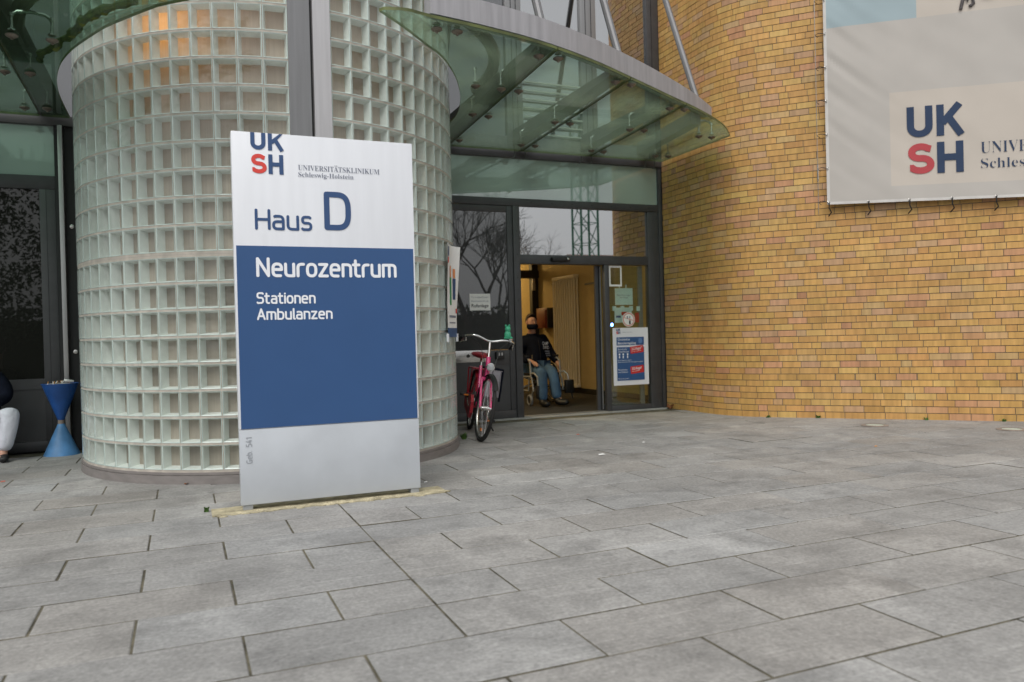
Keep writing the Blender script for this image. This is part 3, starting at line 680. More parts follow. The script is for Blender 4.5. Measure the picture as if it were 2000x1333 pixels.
# side entrance, left of the column
se_ = thing('side_entrance', 'dark glazed side door with pale metal strip left of the glass block column', 'entrance', (-1.6, FY, 0))
q = MB()
q.box((-5, FY-.03, 3.142), (-.55, FY+.10, 3.235), M['beam'], bev=.004)
q.box((-5, FY-.006, 2.525), (-1.10, FY+.08, 2.655), 'frame', bev=.004)
q.box((-1.235, FY-.008, .10), (-1.10, FY+.08, 2.523), 'frame', bev=.004)
q.box((-5, FY+.0, 0), (-1.1, FY+.08, .098), 'frame', bev=.004)
q.box((-1.098, FY-.02, 0), (-1.065, FY+.08, 3.14), 'frame_deep')
q.box((-1.02, FY+.0, 0), (-.55, FY+.08, 3.14), 'frame_deep')
q.box((-1.18, FY-.0100, .1), (-1.176, FY-.0085, 2.52), 'frame_deep')
q.build('frame', se_)
q = MB(); q.box((-1.063, FY-.06, 0), (-1.022, FY+.02, 3.14), 'alu', bev=.003); q.build('metal_strip', se_)
q = MB(); q.box((-5, FY+.02, 2.657), (-1.10, FY+.04, 3.14), 'spandrel'); q.build('spandrel_glass', se_)
q = MB(); q.box((-5, FY+.02, .70), (-1.237, FY+.03, 2.523), 'darkglass'); q.box((-5, FY+.012, .60), (-1.237, FY+.05, .70), 'frame'); q.box((-5, FY+.02, .10), (-1.237, FY+.03, .60), 'panel_matt'); q.build('door_leaf', se_)
q = MB()
for z_ in (2.17, .95): q = MB(); q.lathe([(.022, 0), (.02, .012), (.01, .015)], 'steel', seg=12, T=plane_T((-.965, FY-.001, z_), (1, 0, 0), (0, 0, 1))); q.build('door_stop', se_)
q = MB(); q.box((-5, FY-.02, 3.237), (-.55, FY+.08, 6.2), mirrormat('dim left pane', (.05, .052, .058), .2, .01)); q.build('upper_pane', se_)

# room behind the door
vs = thing('vestibule', 'ochre walled vestibule behind the open door with a dark inner door frame', 'vestibule', (5, 11, 0))
q = MB()
q.box((6.15, FY+.10, 0), (6.30, 16.2, 2.7), 'ochre'); q.box((5.905, FY+.10, 0), (6.149, FY+.16, 2.7), 'ochre')
q.box((2.2, 16.2, 0), (6.3, 16.3, 2.7), 'ochre'); q.box((2.1, FY+.10, 0), (2.2, 16.3, 2.7), 'ochre'); q.build('wall', vs)
q = MB(); q.box((6.138, 8.9, 0), (6.1495, 13.3, .09), 'frame_deep'); q.build('baseboard', vs)
q = MB(); q.box((2.1, FY+.10, 2.70), (6.3, 16.3, 2.75), 'ceil'); q.build('ceiling', vs)
q = MB(); q.box((6.02, 13.3, 0), (6.149, 13.42, 2.69), 'frame_deep'); q.box((4.2, 13.25, 2.06), (6.149, 13.45, 2.2), 'frame_deep'); q.box((5.0, 13.3, 0), (5.08, 13.42, 2.05), 'frame_deep')
q.build('inner_door_frame', vs)
q = MB(); q.box((6.02, 13.282, 1.83), (6.08, 13.298, 2.05), 'alu'); q.build('door_closer', vs)
q = MB(); q.box((6.142, 11.15, 1.36), (6.1492, 11.42, 1.84), M['ochre']); q.box((6.128, 11.13, 1.8), (6.1495, 11.44, 1.83), M['frame']); q.build('wall_plate', vs)
q = MB(); q.face([(2.2, FY+.1, .004), (6.15, FY+.1, .004), (6.15, 16.2, .004), (2.2, 16.2, .004)], 'vest_floor'); struct(q, 'vestibule_floor', True)
hl = bpy.data.lights.new('hall lamp', 'POINT'); hl.energy = 42; hl.color = (1, .68, .27); hl.shadow_soft_size = .2
hl2 = bpy.data.lights.new('vestibule fill', 'AREA'); hl2.shape = 'DISK'; hl2.size = .35; hl2.energy = 24; hl2.color = (1, .74, .38)
ho2 = bpy.data.objects.new('vestibule_fill', hl2); COL.objects.link(ho2); ho2.location = (3.2, 9.7, 2.58)  # added light, out of view, placed to brighten the vestibule and the man's face
tag(MB().lathe([(0, 0), (.17, .0), (.2, .04), (.2, .085), (0, .085)], pmat('added vestibule bowl', (.9, .8, .6), .5, emis=(1, .8, .5, 4)), (3.2, 9.7, 2.6), 20).build('ceiling_lamp'), 'added warm fill lamp in the vestibule, out of view behind the side panel', 'lamp')
ho = bpy.data.objects.new('hall_lamp', hl); COL.objects.link(ho); ho.location = (4.9, 14.9, 2.35)
tag(MB().lathe([(0, 0), (.16, .0), (.2, .04), (.2, .09), (0, .09)], pmat('lit hall bowl', (.9, .8, .6), .5, emis=(1, .7, .35, 5)), (4.9, 14.9, 2.6), 20).build('ceiling_lamp'), 'warm round ceiling lamp in the hall beyond the inner door frame', 'lamp')
rd = thing('radiator', 'tall cream column radiator on the vestibule wall', 'radiator', (6.07, 12.08, 0))
q = MB()
for k in range(10):
    y_ = 11.68+.088*k
    q.tube([(6.06, y_, .14), (6.06, y_, 1.97)], .017, 'radiator', 8); q.tube([(6.115, y_, .14), (6.115, y_, 1.97)], .018, 'radiator', 6)
q.build('columns', rd)
q = MB()
for z_ in (.13, 1.97): q = MB(); q.box((6.035, 11.65, z_-.03), (6.135, 12.5, z_+.03), 'radiator', bev=.012); q.build('header', rd); q = MB()
q = MB(); q.tube([(6.09, 12.48, 1.9), (6.09, 12.58, 1.9), (6.14, 12.6, 1.9)], .014, 'steel'); q.ball((6.09, 12.55, 1.9), .025, 'steel'); q.build('valve', rd)
rc = thing('hose_cabinet', 'dark red wall cabinet behind the seated man', 'cabinet', (6.07, 12.75, 1.15))
q = MB(); q.box((6.0, 12.62, 1.12), (6.148, 12.64, 1.48), 'black'); q.box((5.995, 12.641, 1.12), (6.148, 13.08, 1.48), 'red_in', bev=.006); q.build('case', rc)
q = MB(); q.box((5.982, 12.67, 1.15), (5.993, 13.05, 1.45), 'red_in', bev=.003); q.build('door', rc)
# rooms and roof that close the building behind the front
sh = thing('building_shell', 'dark upper rooms and roof behind the windows over the entrance', 'building', (1, 12, 0))
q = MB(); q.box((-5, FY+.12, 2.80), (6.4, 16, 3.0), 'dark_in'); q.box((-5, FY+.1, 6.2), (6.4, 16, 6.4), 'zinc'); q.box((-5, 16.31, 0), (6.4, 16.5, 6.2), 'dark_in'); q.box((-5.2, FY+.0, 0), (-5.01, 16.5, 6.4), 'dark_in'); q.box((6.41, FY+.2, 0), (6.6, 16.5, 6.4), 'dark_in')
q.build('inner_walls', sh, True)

# ================================================================== CANOPY
CZ = 3.20; TG = .022
cn = thing('glass_canopy', 'curved green glass canopy hung on steel beams over the entrance', 'canopy', (3.6, 6.8, CZ))
AO = Vector((.83, 11.6)); RO_ = 6.53
def arc_pt(x, r): return (x, AO.y-math.sqrt(r*r-(x-AO.x)**2))
fas = [(1.64, 5.205), (1.998, 5.268), (2.534, 5.40), (3.104, 5.625), (3.652, 5.905), (4.340, 6.275), (4.80, 6.52), (5.166, 6.745)]
def smooth(pts, n):
    out = []
    for i in range(len(pts)-1):
        p = [Vector(pts[max(i-1, 0)]), Vector(pts[i]), Vector(pts[i+1]), Vector(pts[min(i+2, len(pts)-1)])]
        for k in range(n):
            t = k/n; out.append(.5*((2*p[1])+(p[2]-p[0])*t+(2*p[0]-5*p[1]+4*p[2]-p[3])*t*t+(3*p[1]-p[0]-3*p[2]+p[3])*t**3))
    out.append(Vector(pts[-1])); return out
outer = [tuple(p) for p in smooth([(1.30, 5.155), (1.45, 5.125), (1.64, 5.175)]+[(x+.012, y-.03) for x, y in fas[1:]]+[(5.50, 6.95), (5.79, 7.24)], 4)]
cut = [tuple(p) for p in smooth([(1.275, 5.195), (1.491, 5.405), (1.729, 5.663), (1.952, 5.907), (2.197, 6.317), (2.401, 6.789), (2.533, 7.226), (2.584, 7.61), (2.56, 8.1), (2.46, 8.6)], 3)]
jx = [(2.87, 8.6, 2.72, 5.2), (3.80, 8.6, 3.61, 5.2), (4.72, 8.6, 4.50, 5.2)]
def jl(j, y): return j[0]+(y-j[1])*(j[2]-j[0])/(j[3]-j[1])
poly = cut[::-1]+outer+[(5.79, 8.6)]                          # whole right half, counter-clockwise from the facade side
def clip_poly(poly, inside, inter):
    out = []
    for i in range(len(poly)):
        a, b_ = poly[i-1], poly[i]
        if inside(b_):
            if not inside(a): out.append(inter(a, b_))
            out.append(b_)
        elif inside(a): out.append(inter(a, b_))
    return out
def side(j, p): return p[0]-jl(j, p[1])
def cutj(poly, j, keep_left, gap=.006):
    f = (lambda p: side(j, p)+gap <= 0) if keep_left else (lambda p: side(j, p)-gap >= 0)
    g_ = gap if keep_left else -gap
    def inter(a, b_):
        fa, fb = side(j, a)+g_, side(j, b_)+g_; t = fa/(fa-fb); return (a[0]+(b_[0]-a[0])*t, a[1]+(b_[1]-a[1])*t)
    return clip_poly(poly, f, inter)
def glass_panel(poly, m='canopyglass'):
    if sum(poly[i-1][0]*poly[i][1]-poly[i][0]*poly[i-1][1] for i in range(len(poly))) < 0: poly = poly[::-1]
    q = MB(); q.prism(poly, CZ, CZ+TG, m, side='canopyedge'); q.build('glass_panel', cn, True)
for i in range(4):
    p = poly
    if i > 0: p = cutj(p, jx[i-1], False)
    if i < 3: p = cutj(p, jx[i], True)
    glass_panel(p)
q = MB()                                                       # zinc fascia band, lower towards its right end
fp = smooth([(x, y) for x, y in fas], 4)
n_ = len(fp); vsx, fsx = [], []
for i, p in enumerate(fp):
    d = (Vector(fp[min(i+1, n_-1)])-Vector(fp[max(i-1, 0)])).normalized(); nn = Vector((-d.y, d.x)); t = i/(n_-1)
    h_ = .175-.085*max(0, (t-.62)/.38)**1.3; a, c_ = Vector(p), Vector(p)+nn*.10
    vsx += [(a.x, a.y, CZ+.045), (a.x, a.y, CZ+.045+h_), (c_.x, c_.y, CZ+.045+h_), (c_.x, c_.y, CZ+.045)]
for i in range(n_-1):
    for k in range(4): fsx.append((4*i+k, 4*i+4+k, 4*i+4+(k+1) % 4, 4*i+(k+1) % 4))
fsx += [(0, 1, 2, 3), (4*n_-1, 4*n_-2, 4*n_-3, 4*n_-4)]
q.mesh(vsx, fsx, 'zinc'); q.build('fascia', cn)
q = MB(); q.tube([(p[0]+.02, p[1]+.03, CZ+.034) for p in fp], .010, M['frame_deep'], 6); q.build('seal', cn)
def taper(q, ax, y0, y1, ztop, zend):
    for v in q.bm.verts:
        if abs(v.co.z-ztop) < 1e-4: v.co.z = zend+(ztop-zend)*min(1, max(0, (v.co.y-y0)/(y1-y0)))
for j in jx:
    q = MB(); y1 = [p for p in fas if p[0] > jl(j, 5.8)][0][1]+.05
    pts = [(jl(j, 8.68), 8.68), (jl(j, y1), y1)]; w2 = .08
    q.prism([(pts[1][0]-w2, pts[1][1]), (pts[1][0]+w2, pts[1][1]), (pts[0][0]+w2, pts[0][1]), (pts[0][0]-w2, pts[0][1])], CZ+.10, CZ+.27, 'beam'); taper(q, 'y', y1, 8.68, CZ+.27, CZ+.155); q.build('beam', cn)
q = MB(); q.prism([(5.27, 7.25), (5.40, 7.25), (5.60, 8.68), (5.46, 8.68)], CZ+.10, CZ+.24, 'beam'); q.build('beam', cn)
q = MB(); rp = [(CX+1.93*math.sin(R(a)), CY-.25-1.93*math.cos(R(a)), CZ+.25) for a in range(28, 100, 6)]
q.tube(rp, .055, 'beam', 8); q.build('ring_beam', cn)
def fitting(x, y, parent):
    q = MB(); T = Matrix.Translation((x, y, CZ))
    q.lathe([(0, -.040), (.010, -.038), (.011, -.028), (.024, -.025), (.040, -.015), (.042, -.008), (.034, -.001), (0, -.001)], 'brass', seg=14, T=T)
    q.lathe([(.026, TG+.001), (.026, TG+.010), (.010, TG+.013), (.008, .12), (.016, .125), (.016, .15), (0, .155)], 'steel', seg=10, T=T)
    q.build('glass_fitting', parent)
pairs = [((1.721, 5.332), (1.874, 5.330)), ((2.636, 5.587), (2.807, 5.589)), ((3.540, 5.947), (3.711, 5.964)), ((4.464, 6.480), (4.627, 6.465)),
         ((2.665, 6.444), (2.836, 6.450)), ((3.600, 7.276), (3.776, 7.283)), ((4.504, 7.292), (4.678, 7.282)), ((5.416, 7.309), (5.587, 7.304)),
         ((2.693, 7.267), (2.869, 7.288)), ((2.76, 8.268), (2.898, 8.268)), ((3.649, 8.263), (3.823, 8.262)), ((4.571, 8.276), (4.741, 8.280)), ((5.480, 8.288), (5.654, 8.266))]
def arm(a, b_, parent):
    q = MB(); c_ = ((a[0]+b_[0])/2, (a[1]+b_[1])/2)
    q.tube([(a[0], a[1], CZ+.135), (a[0]*.7+c_[0]*.3, a[1]*.7+c_[1]*.3, CZ+.162), (c_[0], c_[1], CZ+.172), (b_[0]*.7+c_[0]*.3, b_[1]*.7+c_[1]*.3, CZ+.162), (b_[0], b_[1], CZ+.135)], .013, 'steel', 8)
    q.build('spider_arm', parent)
for a, b_ in pairs:
    fitting(*a, cn); fitting(*b_, cn); arm(a, b_, cn)
fitting(2.419, 6.434, cn)
for x0, y0, zt in ((2.68, 5.56, 5.35), (3.61, 5.95, 5.6), (5.08, 6.83, 5.95)):
    q = MB(); q.tube([(x0, y0, CZ+.13), (x0, y0+(8.68-y0), CZ+.13+(8.68-y0)*2.39)], .034, 'tube', 10)
    q.box((x0-.012, y0-.03, CZ+.10), (x0+.012, y0+.05, CZ+.19), 'tube'); q.build('strut', cn)
q = MB()
for x_ in (3.72, 3.86, 4.62, 4.76, 5.55, 5.69):
    q = MB(); q.tube([(x_, FY-.08, 3.20), (x_, FY-.08, 3.145), (x_-.03, FY-.07, 3.115)], .008, 'beam', 6); q.build('gutter_hook', cn)
# left half
cn2 = thing('glass_canopy', 'mossy left wing of the glass canopy, its glass tinted for shade, over the dark side door', 'canopy', (-1.5, 7, CZ))
cutl = [tuple(p) for p in smooth([(-.946, 8.6), (-.946, 8.2), (-.938, 7.815), (-.898, 7.386), (-.829, 7.015), (-.749, 6.751), (-.668, 6.547), (-.553, 6.309), (-.458, 6.123), (-.362, 5.971), (-.144, 5.664), (-.025, 5.529), (.36, 5.19)], 3)]
outl = [(.30, 5.15), (.10, 5.14)]+[arc_pt(x, RO_) for x in (-.3, -.8, -1.3, -1.8, -2.3, -2.8, -3.3)]
pl_ = cutl+outl+[(-3.3, 8.6)]
jl2 = (-1.19, 8.65, -1.12, 5.0)
_c = cn; cn = cn2
glass_panel(cutj(pl_, jl2, True), 'canopyglass_shade'); glass_panel(cutj(pl_, jl2, False), 'canopyglass_shade')
q = MB(); fpl = [arc_pt(x, RO_-.04) for x in (-.02, -.4, -.8, -1.3, -1.8, -2.3, -2.8, -3.3)]
vsx, fsx = [], []
for x, y in fpl: vsx += [(x, y, CZ+.045), (x, y, CZ+.22), (x, y+.1, CZ+.22), (x, y+.1, CZ+.045)]
for i in range(len(fpl)-1):
    for k in range(4): fsx.append((4*i+k, 4*i+(k+1) % 4, 4*i+4+(k+1) % 4, 4*i+4+k))
q.mesh(vsx, fsx+[(3, 2, 1, 0)], 'zinc'); q.build('fascia', cn2)
for x_ in (-1.17, -2.1):
    q = MB(); q.box((x_-.08, 5.5, CZ+.13), (x_+.08, 8.68, CZ+.36), 'beam'); q.build('beam', cn2)
q = MB(); q.tube([(CX-1.93*math.sin(R(a)), CY-.25-1.93*math.cos(R(a)), CZ+.25) for a in range(16, 100, 6)], .055, 'beam', 8); q.build('ring_beam', cn2)
for a, b_ in (((-1.047, 6.405), (-.803, 6.423)), ((-1.243, 7.26), (-1.067, 7.253)), ((-1.274, 8.299), (-1.092, 8.275))):
    fitting(*a, cn2); fitting(*b_, cn2); arm(a, b_, cn2)
q = MB()                                                       # line of moss lying along the glass
mp_ = [(-.97, 7.02), (-.93, 6.85), (-.80, 6.62), (-.66, 6.33), (-.55, 6.02), (-.40, 5.80), (-.22, 5.60)]
mp_ = smooth(mp_, 6)
q.tube([(p[0]+rnd.gauss(0, .006), p[1]+rnd.gauss(0, .006), CZ+TG+.006) for p in mp_], [.018+rnd.random()*.02 for _ in mp_], 'moss', 6); q.build('moss_line', cn2)
cn = _c


# ================================================================== BANNER
P0 = Vector((6.56, 6.58, 0))-Vector((.72, .693, 0)).normalized()*.09
NB = Vector((-.7209, -.693, 0)); BD = DW
def bz(s, z): return z-.046*s
def bdisp(s, z):
    e = math.exp(-max(s, 0)/.34); zz_ = z+s*.8+.10*noise.noise((s*.9, z*.7, 9)); ph = zz_*2*PI/.365
    amp = .6+.8*noise.noise((0.3, round(zz_/.365)*1.7, 5))
    return .0085*e*amp*(math.sin(ph)+.35*math.sin(2*ph+1))*(1-math.exp(-s/.05))+.012*noise.noise((s*1.3, z*1.6+s*.9, 3))+.005*noise.noise((s*3, z*4+s*3, 8))
def bpt(s, z, lift=0): p = P0+BD*s+NB*(bdisp(s, z)+lift); return Vector((p.x, p.y, bz(s, z)))
bn = thing('banner', 'big pale hospital banner with logo laced to the brick wall', 'banner', tuple(bpt(0, 2.34)))
q = MB(); SB, Z0, Z1 = 3.6, 2.335, 5.7
ss = [0]+[.012]+[.03*i for i in range(1, 121)]; zz = [Z0+.028*i for i in range(int((Z1-Z0)/.028)+1)]
for i in range(len(ss)-1):
    for k in range(len(zz)-1):
        s_, z_ = (ss[i]+ss[i+1])/2, (zz[k]+zz[k+1])/2
        if s_ < .025 or z_ < Z0+.04: m_ = 'hem'
        elif z_ > 4.25 and s_ < .90: m_ = 'banner_blue'
        elif z_ > 4.25: m_ = 'banner_pale'
        elif s_ > .63 and 2.49 < z_ < 3.47 and s_ < 3.3: m_ = 'banner_pale'
        else: m_ = 'banner'
        q.face([bpt(ss[i], zz[k]), bpt(ss[i+1], zz[k]), bpt(ss[i+1], zz[k+1]), bpt(ss[i], zz[k+1])], m_)
def bfn(p): return bpt(p.x, p.y, .006+p.z)
q2 = MB()
class _BT: pass
def bletters(mb):
    I = Matrix.Identity(4); t = MB(); logo(t, I, .785, 2.615, .525, .70, 'banner_ink', 'banner_red', wd=.068)
    xo = .045
    serif_line(t, 'UNIVERSIT\u00c4TSKLINIKUM', 1.66, 'banner_ink', I, 1.452, 2.792, .115, -.015)
    serif_line(t, 'Schleswig-Holstein', 1.16, 'banner_ink', I, 1.452, 2.640, None, -.015)
    # dark glossy curved shapes and a corner of a picture at the top edge of what is in view
    t.tube([(1.30, 4.265, .004), (1.335, 4.42, .004), (1.36, 4.34, .004), (1.40, 4.44, .004), (1.415, 4.31, .004), (1.38, 4.285, .004)], .017, 'banner_grey', 6)
    t.torus((1.55, 4.44, .004), .075, .02, 'banner_grey', 24, 6, ax='z'); t.tube([(1.60, 4.40, .004), (1.67, 4.46, .004)], .018, 'banner_grey', 6)
    t.mesh([(1.70, 4.335, 0), (1.85, 4.335, 0), (2.1, 4.335, 0), (2.1, 4.9, 0), (1.8, 4.9, 0), (1.78, 4.40, 0)], [(0, 1, 2, 3, 4, 5)], 'banner_sky')
    t.mesh([(1.80, 4.43, .001), (2.1, 4.43, .001), (2.1, 4.9, .001), (1.83, 4.9, .001)], [(0, 1, 2, 3)], 'skin_pic')
    bmesh.ops.triangulate(t.bm, faces=t.bm.faces)
    for v in t.bm.verts: v.co = bfn(v.co)
    vs = list(t.bm.verts); ix = {v: i for i, v in enumerate(vs)}
    for f in t.bm.faces: mb.face([v.co for v in f.verts], t.ms[f.material_index])
bletters(q); q.build('cloth', bn)
q = MB(); q.tube([tuple(P0+BD*-.09-NB*.02+V(0, 0, 2.24)), tuple(P0+BD*-.085-NB*.02+V(0, 0, 5.9))], .0035, 'steel', 6)
for z_ in (2.62, 2.74): q.ball(tuple(P0+BD*-.0895-NB*.02+V(0, 0, z_)), (.009, .009, .03), 'steel', 8)
q.tube([tuple(P0+BD*-.0895-NB*.02+V(0, 0, 2.6)), tuple(P0+BD*-.0895-NB*.02+V(0, 0, 2.78))], .008, 'chrome', 6)
q.build('tension_cable', bn)
for k in range(9):
    z_ = 2.36+.365*k; q = MB(); a = bpt(.015, z_, .004)
    q.torus(tuple(a), .012, .004, 'steel', 12, 5, ax='y'); q.tube([tuple(a), tuple(P0+BD*-.05-NB*.01+V(0, 0, z_+.02)), tuple(P0+BD*-.088-NB*.02+V(0, 0, z_+.01)), tuple(P0+BD*-.06-NB*.02+V(0, 0, z_-.02))], .004, 'frame_deep', 5); q.build('side_lace', bn)
for k in range(8):
    s_ = .02+.39*k; q = MB(); a = bpt(s_, 2.352, .006)
    q.torus(tuple(a), .012, .004, 'steel', 12, 5, ax='y'); q.tube([tuple(a), tuple(a+V(0, 0, -.06)), tuple(a+BD*.02+V(0, 0, -.10)-NB*.03), tuple(a-BD*.01+V(0, 0, -.135)-NB*.07)], .0065, 'frame_deep', 6); q.build('bottom_hook', bn)

# ================================================================== PYLON SIGN
sg = thing('pylon_sign', 'tall white and blue pylon sign reading Haus D Neurozentrum on two short feet', 'sign', (.84, 4.93, 0))
SX0, SX1, SY = .292, 1.388, 4.88
q = MB(); q.box((SX0, SY, .485), (SX1, SY+.09, 2.247), 'white', bev=.003)
q.box((SX0+.012, SY-.0015, .487), (SX1-.010, SY+.001, 1.572), 'blue')
T = plane_T((0, SY-.0025, 0), (1, 0, 0), (0, 0, 1))
logo(q, T, .398, 2.003, .192, .258, 'bluetxt', 'redtxt', clip=2.2455)
serif_line(q, 'UNIVERSIT\u00c4TSKLINIKUM', .50, 'greytxt', T, .672, 2.037, .032)
serif_line(q, 'Schleswig-Holstein', .335, 'greytxt', T, .672, 1.997)
letters(q, 'Haus', .125, .0165, 'bluetxt', T, .413, 1.668, gap=.18, width=.335)
letters(q, 'D', .237, .034, 'bluetxt', T, .820, 1.677, width=.165)
T2 = plane_T((0, SY-.0035, 0), (1, 0, 0), (0, 0, 1))
letters(q, 'Neurozentrum', .118, .0178, 'whitetxt', T2, .413, 1.386, gap=.19, width=.852)
letters(q, 'Stationen', .070, .0108, 'whitetxt', T2, .410, 1.226, gap=.20, width=.345)
letters(q, 'Ambulanzen', .070, .0108, 'whitetxt', T2, .410, 1.130, gap=.20, width=.445)
q.build('panel', sg)
q = MB(); q.box((SX0+.001, SY+.001, .036), (SX1-.001, SY+.088, .483), 'lightgrey', bev=.003)
T3 = plane_T((.362, SY-.001, .282), (0, 0, 1), (-1, 0, 0)); GT = pmat('faint grey print', (.31, .33, .36), .5)
letters(q, 'Geb.', .034, .0042, GT, T3, 0, 0, gap=.22); letters(q, '541', .034, .0042, GT, T3, .098, 0, gap=.22)
q.build('base_panel', sg)
for x0, x1 in ((.305, .36), (1.325, 1.38)):
    q = MB(); q.box((x0, SY+.012, 0), (x1, SY+.075, .036), 'galv', bev=.002); q.build('foot', sg)
q = MB(); X0, X1 = .13, 1.55
for k in range(150):
    x_ = X0+(X1-X0)*rnd.random(); s_ = .010+.022*rnd.random()
    q.ball((x_, SY-.035+rnd.gauss(0, .018), .001), (s_*1.4, s_*.7, .006+.006*rnd.random()), 'mortarbed', 6)
pts = [(X0+(X1-X0)*i/40, SY-.062+rnd.gauss(0, .006)) for i in range(41)]+[(X1-(X1-X0)*i/40, SY+.15+rnd.gauss(0, .006)) for i in range(41)]
q.prism(pts, .0005, .006, 'mortarbed')
tag(q.build('mortar_strip', None, True), 'crumbly yellowish mortar strip in the paving under the pylon sign', 'mortar strip')

# ================================================================== NOTICES AND POSTERS
def sheet(mb, x0, x1, z0, z1, y, m, th=.0015): mb.box((x0, y-th, z0), (x1, y, z1), m)
q = MB(); sheet(q, 3.13, 3.392, 1.308, 1.505, FY+.010, 'paper')
T = plane_T((0, FY+.0075, 0), (1, 0, 0), (0, 0, 1))
text_fit(q, 'T\u00fcr ist abgeschlossen!', .215, 'greytxt', T, 3.152, 1.455, h=.021); text_fit(q, 'Bitte benutzen Sie die', .215, 'greytxt', T, 3.152, 1.408, h=.021)
text_fit(q, 'Rufanlage', .215, 'blacktxt', T, 3.152, 1.345, offset=.012)
tag(q.build('door_notice', None, True), 'small white printed notice reading Rufanlage on the grey side panel', 'notice')
q = MB(); ps = thing('poster', 'white and blue visiting rules poster with two red boxes on the door glass', 'poster', (5.31, FY, .32))
cx0, cx1, z0, z1 = 5.055, 5.578, .325, 1.062
n1 = 10
for i in range(n1):
    a, c_ = i/n1, (i+1)/n1; f = lambda t: FY+.018-.004-.020*max(0, (t-.75)/.25)**2*.3
    q.mesh([(cx0+(cx1-cx0)*a, f(a), z0), (cx0+(cx1-cx0)*c_, f(c_), z0), (cx0+(cx1-cx0)*c_, f(c_), z1), (cx0+(cx1-cx0)*a, f(a), z1)], [(0, 1, 2, 3)], 'posterw')
y_ = FY+.010; T = plane_T((0, y_-.002, 0), (1, 0, 0), (0, 0, 1)); T0 = plane_T((0, y_, 0), (1, 0, 0), (0, 0, 1)); TT = plane_T((0, y_-.004, 0), (1, 0, 0), (0, 0, 1))
logo(q, TT, 5.103, .985, .062, .068, 'bluetxt', 'redtxt'); text_fit(q, 'UNIVERSIT\u00c4TSKLINIKUM', .15, 'greytxt', TT, 5.19, 1.0, h=.012)
PB = pmat('poster blue', (.03, .10, .27), .5, var=.03); PR = pmat('poster red', (.62, .03, .025), .5, var=.03)
q.box((5.108, y_-.001, .838), (5.515, y_, .942), PB); q.box((5.108, y_-.001, .386), (5.515, y_, .815), PB)
text_fit(q, 'Coronavirus', .178, 'whitetxt', T, 5.122, .90, h=.030, shear=.2, offset=.01); text_fit(q, 'Besucherregelung', .27, 'whitetxt', T, 5.122, .852, h=.030, shear=.2, offset=.01)
q.ball((5.46, y_-.002, .892), (.030, .001, .036), pmat('poster pale blue', (.12, .24, .5), .5), 12)
for k in range(10):
    a = 2*PI*k/10; q.tube([(5.46+.03*math.cos(a), y_-.002, .892+.036*math.sin(a)), (5.46+.045*math.cos(a), y_-.002, .892+.052*math.sin(a))], .002, pmat('spike', (.12, .24, .5), .5), 4)
def rbox(mb, x0, x1, z0, z1, y, m, r=.012, rot=0):
    cx, cz = (x0+x1)/2, (z0+z1)/2; P = []
    for sx, sz, a0 in ((1, 1, 0), (-1, 1, 90), (-1, -1, 180), (1, -1, 270)):
        for k in range(5):
            a = R(a0+22.5*k); P.append((cx+sx*((x1-x0)/2-r)+r*math.cos(a), cz+sz*((z1-z0)/2-r)+r*math.sin(a)))
    c, s_ = math.cos(rot), math.sin(rot)
    mb.mesh([(cx+(x-cx)*c-(z-cz)*s_, y, cz+(x-cx)*s_+(z-cz)*c) for x, z in P], [tuple(range(len(P)))[::-1]], m)
rbox(q, 5.305, 5.505, .735, .825, y_-.0025, PR, rot=R(6)); rbox(q, 5.305, 5.505, .475, .57, y_-.0025, PR, rot=R(6))
TR_ = lambda x, z: plane_T((x, y_-.0045, z), (math.cos(R(6)), 0, math.sin(R(6))), (-math.sin(R(6)), 0, math.cos(R(6))))
text_fit(q, '2G-Regel\u207a', .16, 'whitetxt', TR_(5.322, .770), 0, 0, h=.034, shear=.2, offset=.012); text_fit(q, 'geimpft, genesen', .15, 'whitetxt', TR_(5.322, .748), 0, 0, h=.012)
text_fit(q, '3G-Regel', .14, 'whitetxt', TR_(5.325, .515), 0, 0, h=.034, shear=.2, offset=.012); text_fit(q, 'oder getestet', .12, 'whitetxt', TR_(5.325, .493), 0, 0, h=.012)
text_fit(q, 'Besuchende', .13, 'whitetxt', T, 5.122, .778, h=.020, shear=.2); text_fit(q, 'Angeh\u00f6rige', .16, 'whitetxt', T, 5.122, .748, h=.020, shear=.2)
for i, x_ in enumerate((5.145, 5.20, 5.265)):
    q.ball((x_, y_-.003, .722), (.012, .001, .014), 'whitetxt', 10); q.box((x_-.008, y_-.003, .672), (x_+.008, y_-.002, .704), 'whitetxt')
text_fit(q, 'Besuchszeiten t\u00e4glich', .20, 'whitetxt', T, 5.122, .640, h=.013); text_fit(q, 'Bitte beachten Sie die Hygieneregeln', .37, 'whitetxt', T, 5.122, .617, h=.013)
text_fit(q, 'Patientinnen', .135, 'whitetxt', T, 5.122, .515, h=.020, shear=.2); text_fit(q, 'und Patienten', .14, 'whitetxt', T, 5.122, .486, h=.020, shear=.2)
text_fit(q, 'Bleiben Sie gesund', .155, 'whitetxt', T, 5.122, .405, h=.014); q.build('print', ps, True)
q = MB(); GF = FY+.0245
for a in ((5.028, 5.215, 1.835, 1.858), (5.028, 5.215, 1.595, 1.618), (5.028, 5.050, 1.618, 1.835), (5.193, 5.215, 1.618, 1.835)): sheet(q, *a, GF, 'paper')
tag(q.build('card_frame', None, True), 'empty white card frame stuck on the upper corner of the door glass', 'frame')
q = MB(); YI = FY+.0805; sheet(q, 5.142, 5.405, 1.36, 1.575, YI, 'paper_t'); sheet(q, 5.20, 5.215, 1.577, 1.62, YI-.001, 'paper_t'); sheet(q, 5.30, 5.315, 1.577, 1.62, YI-.001, 'paper_t')
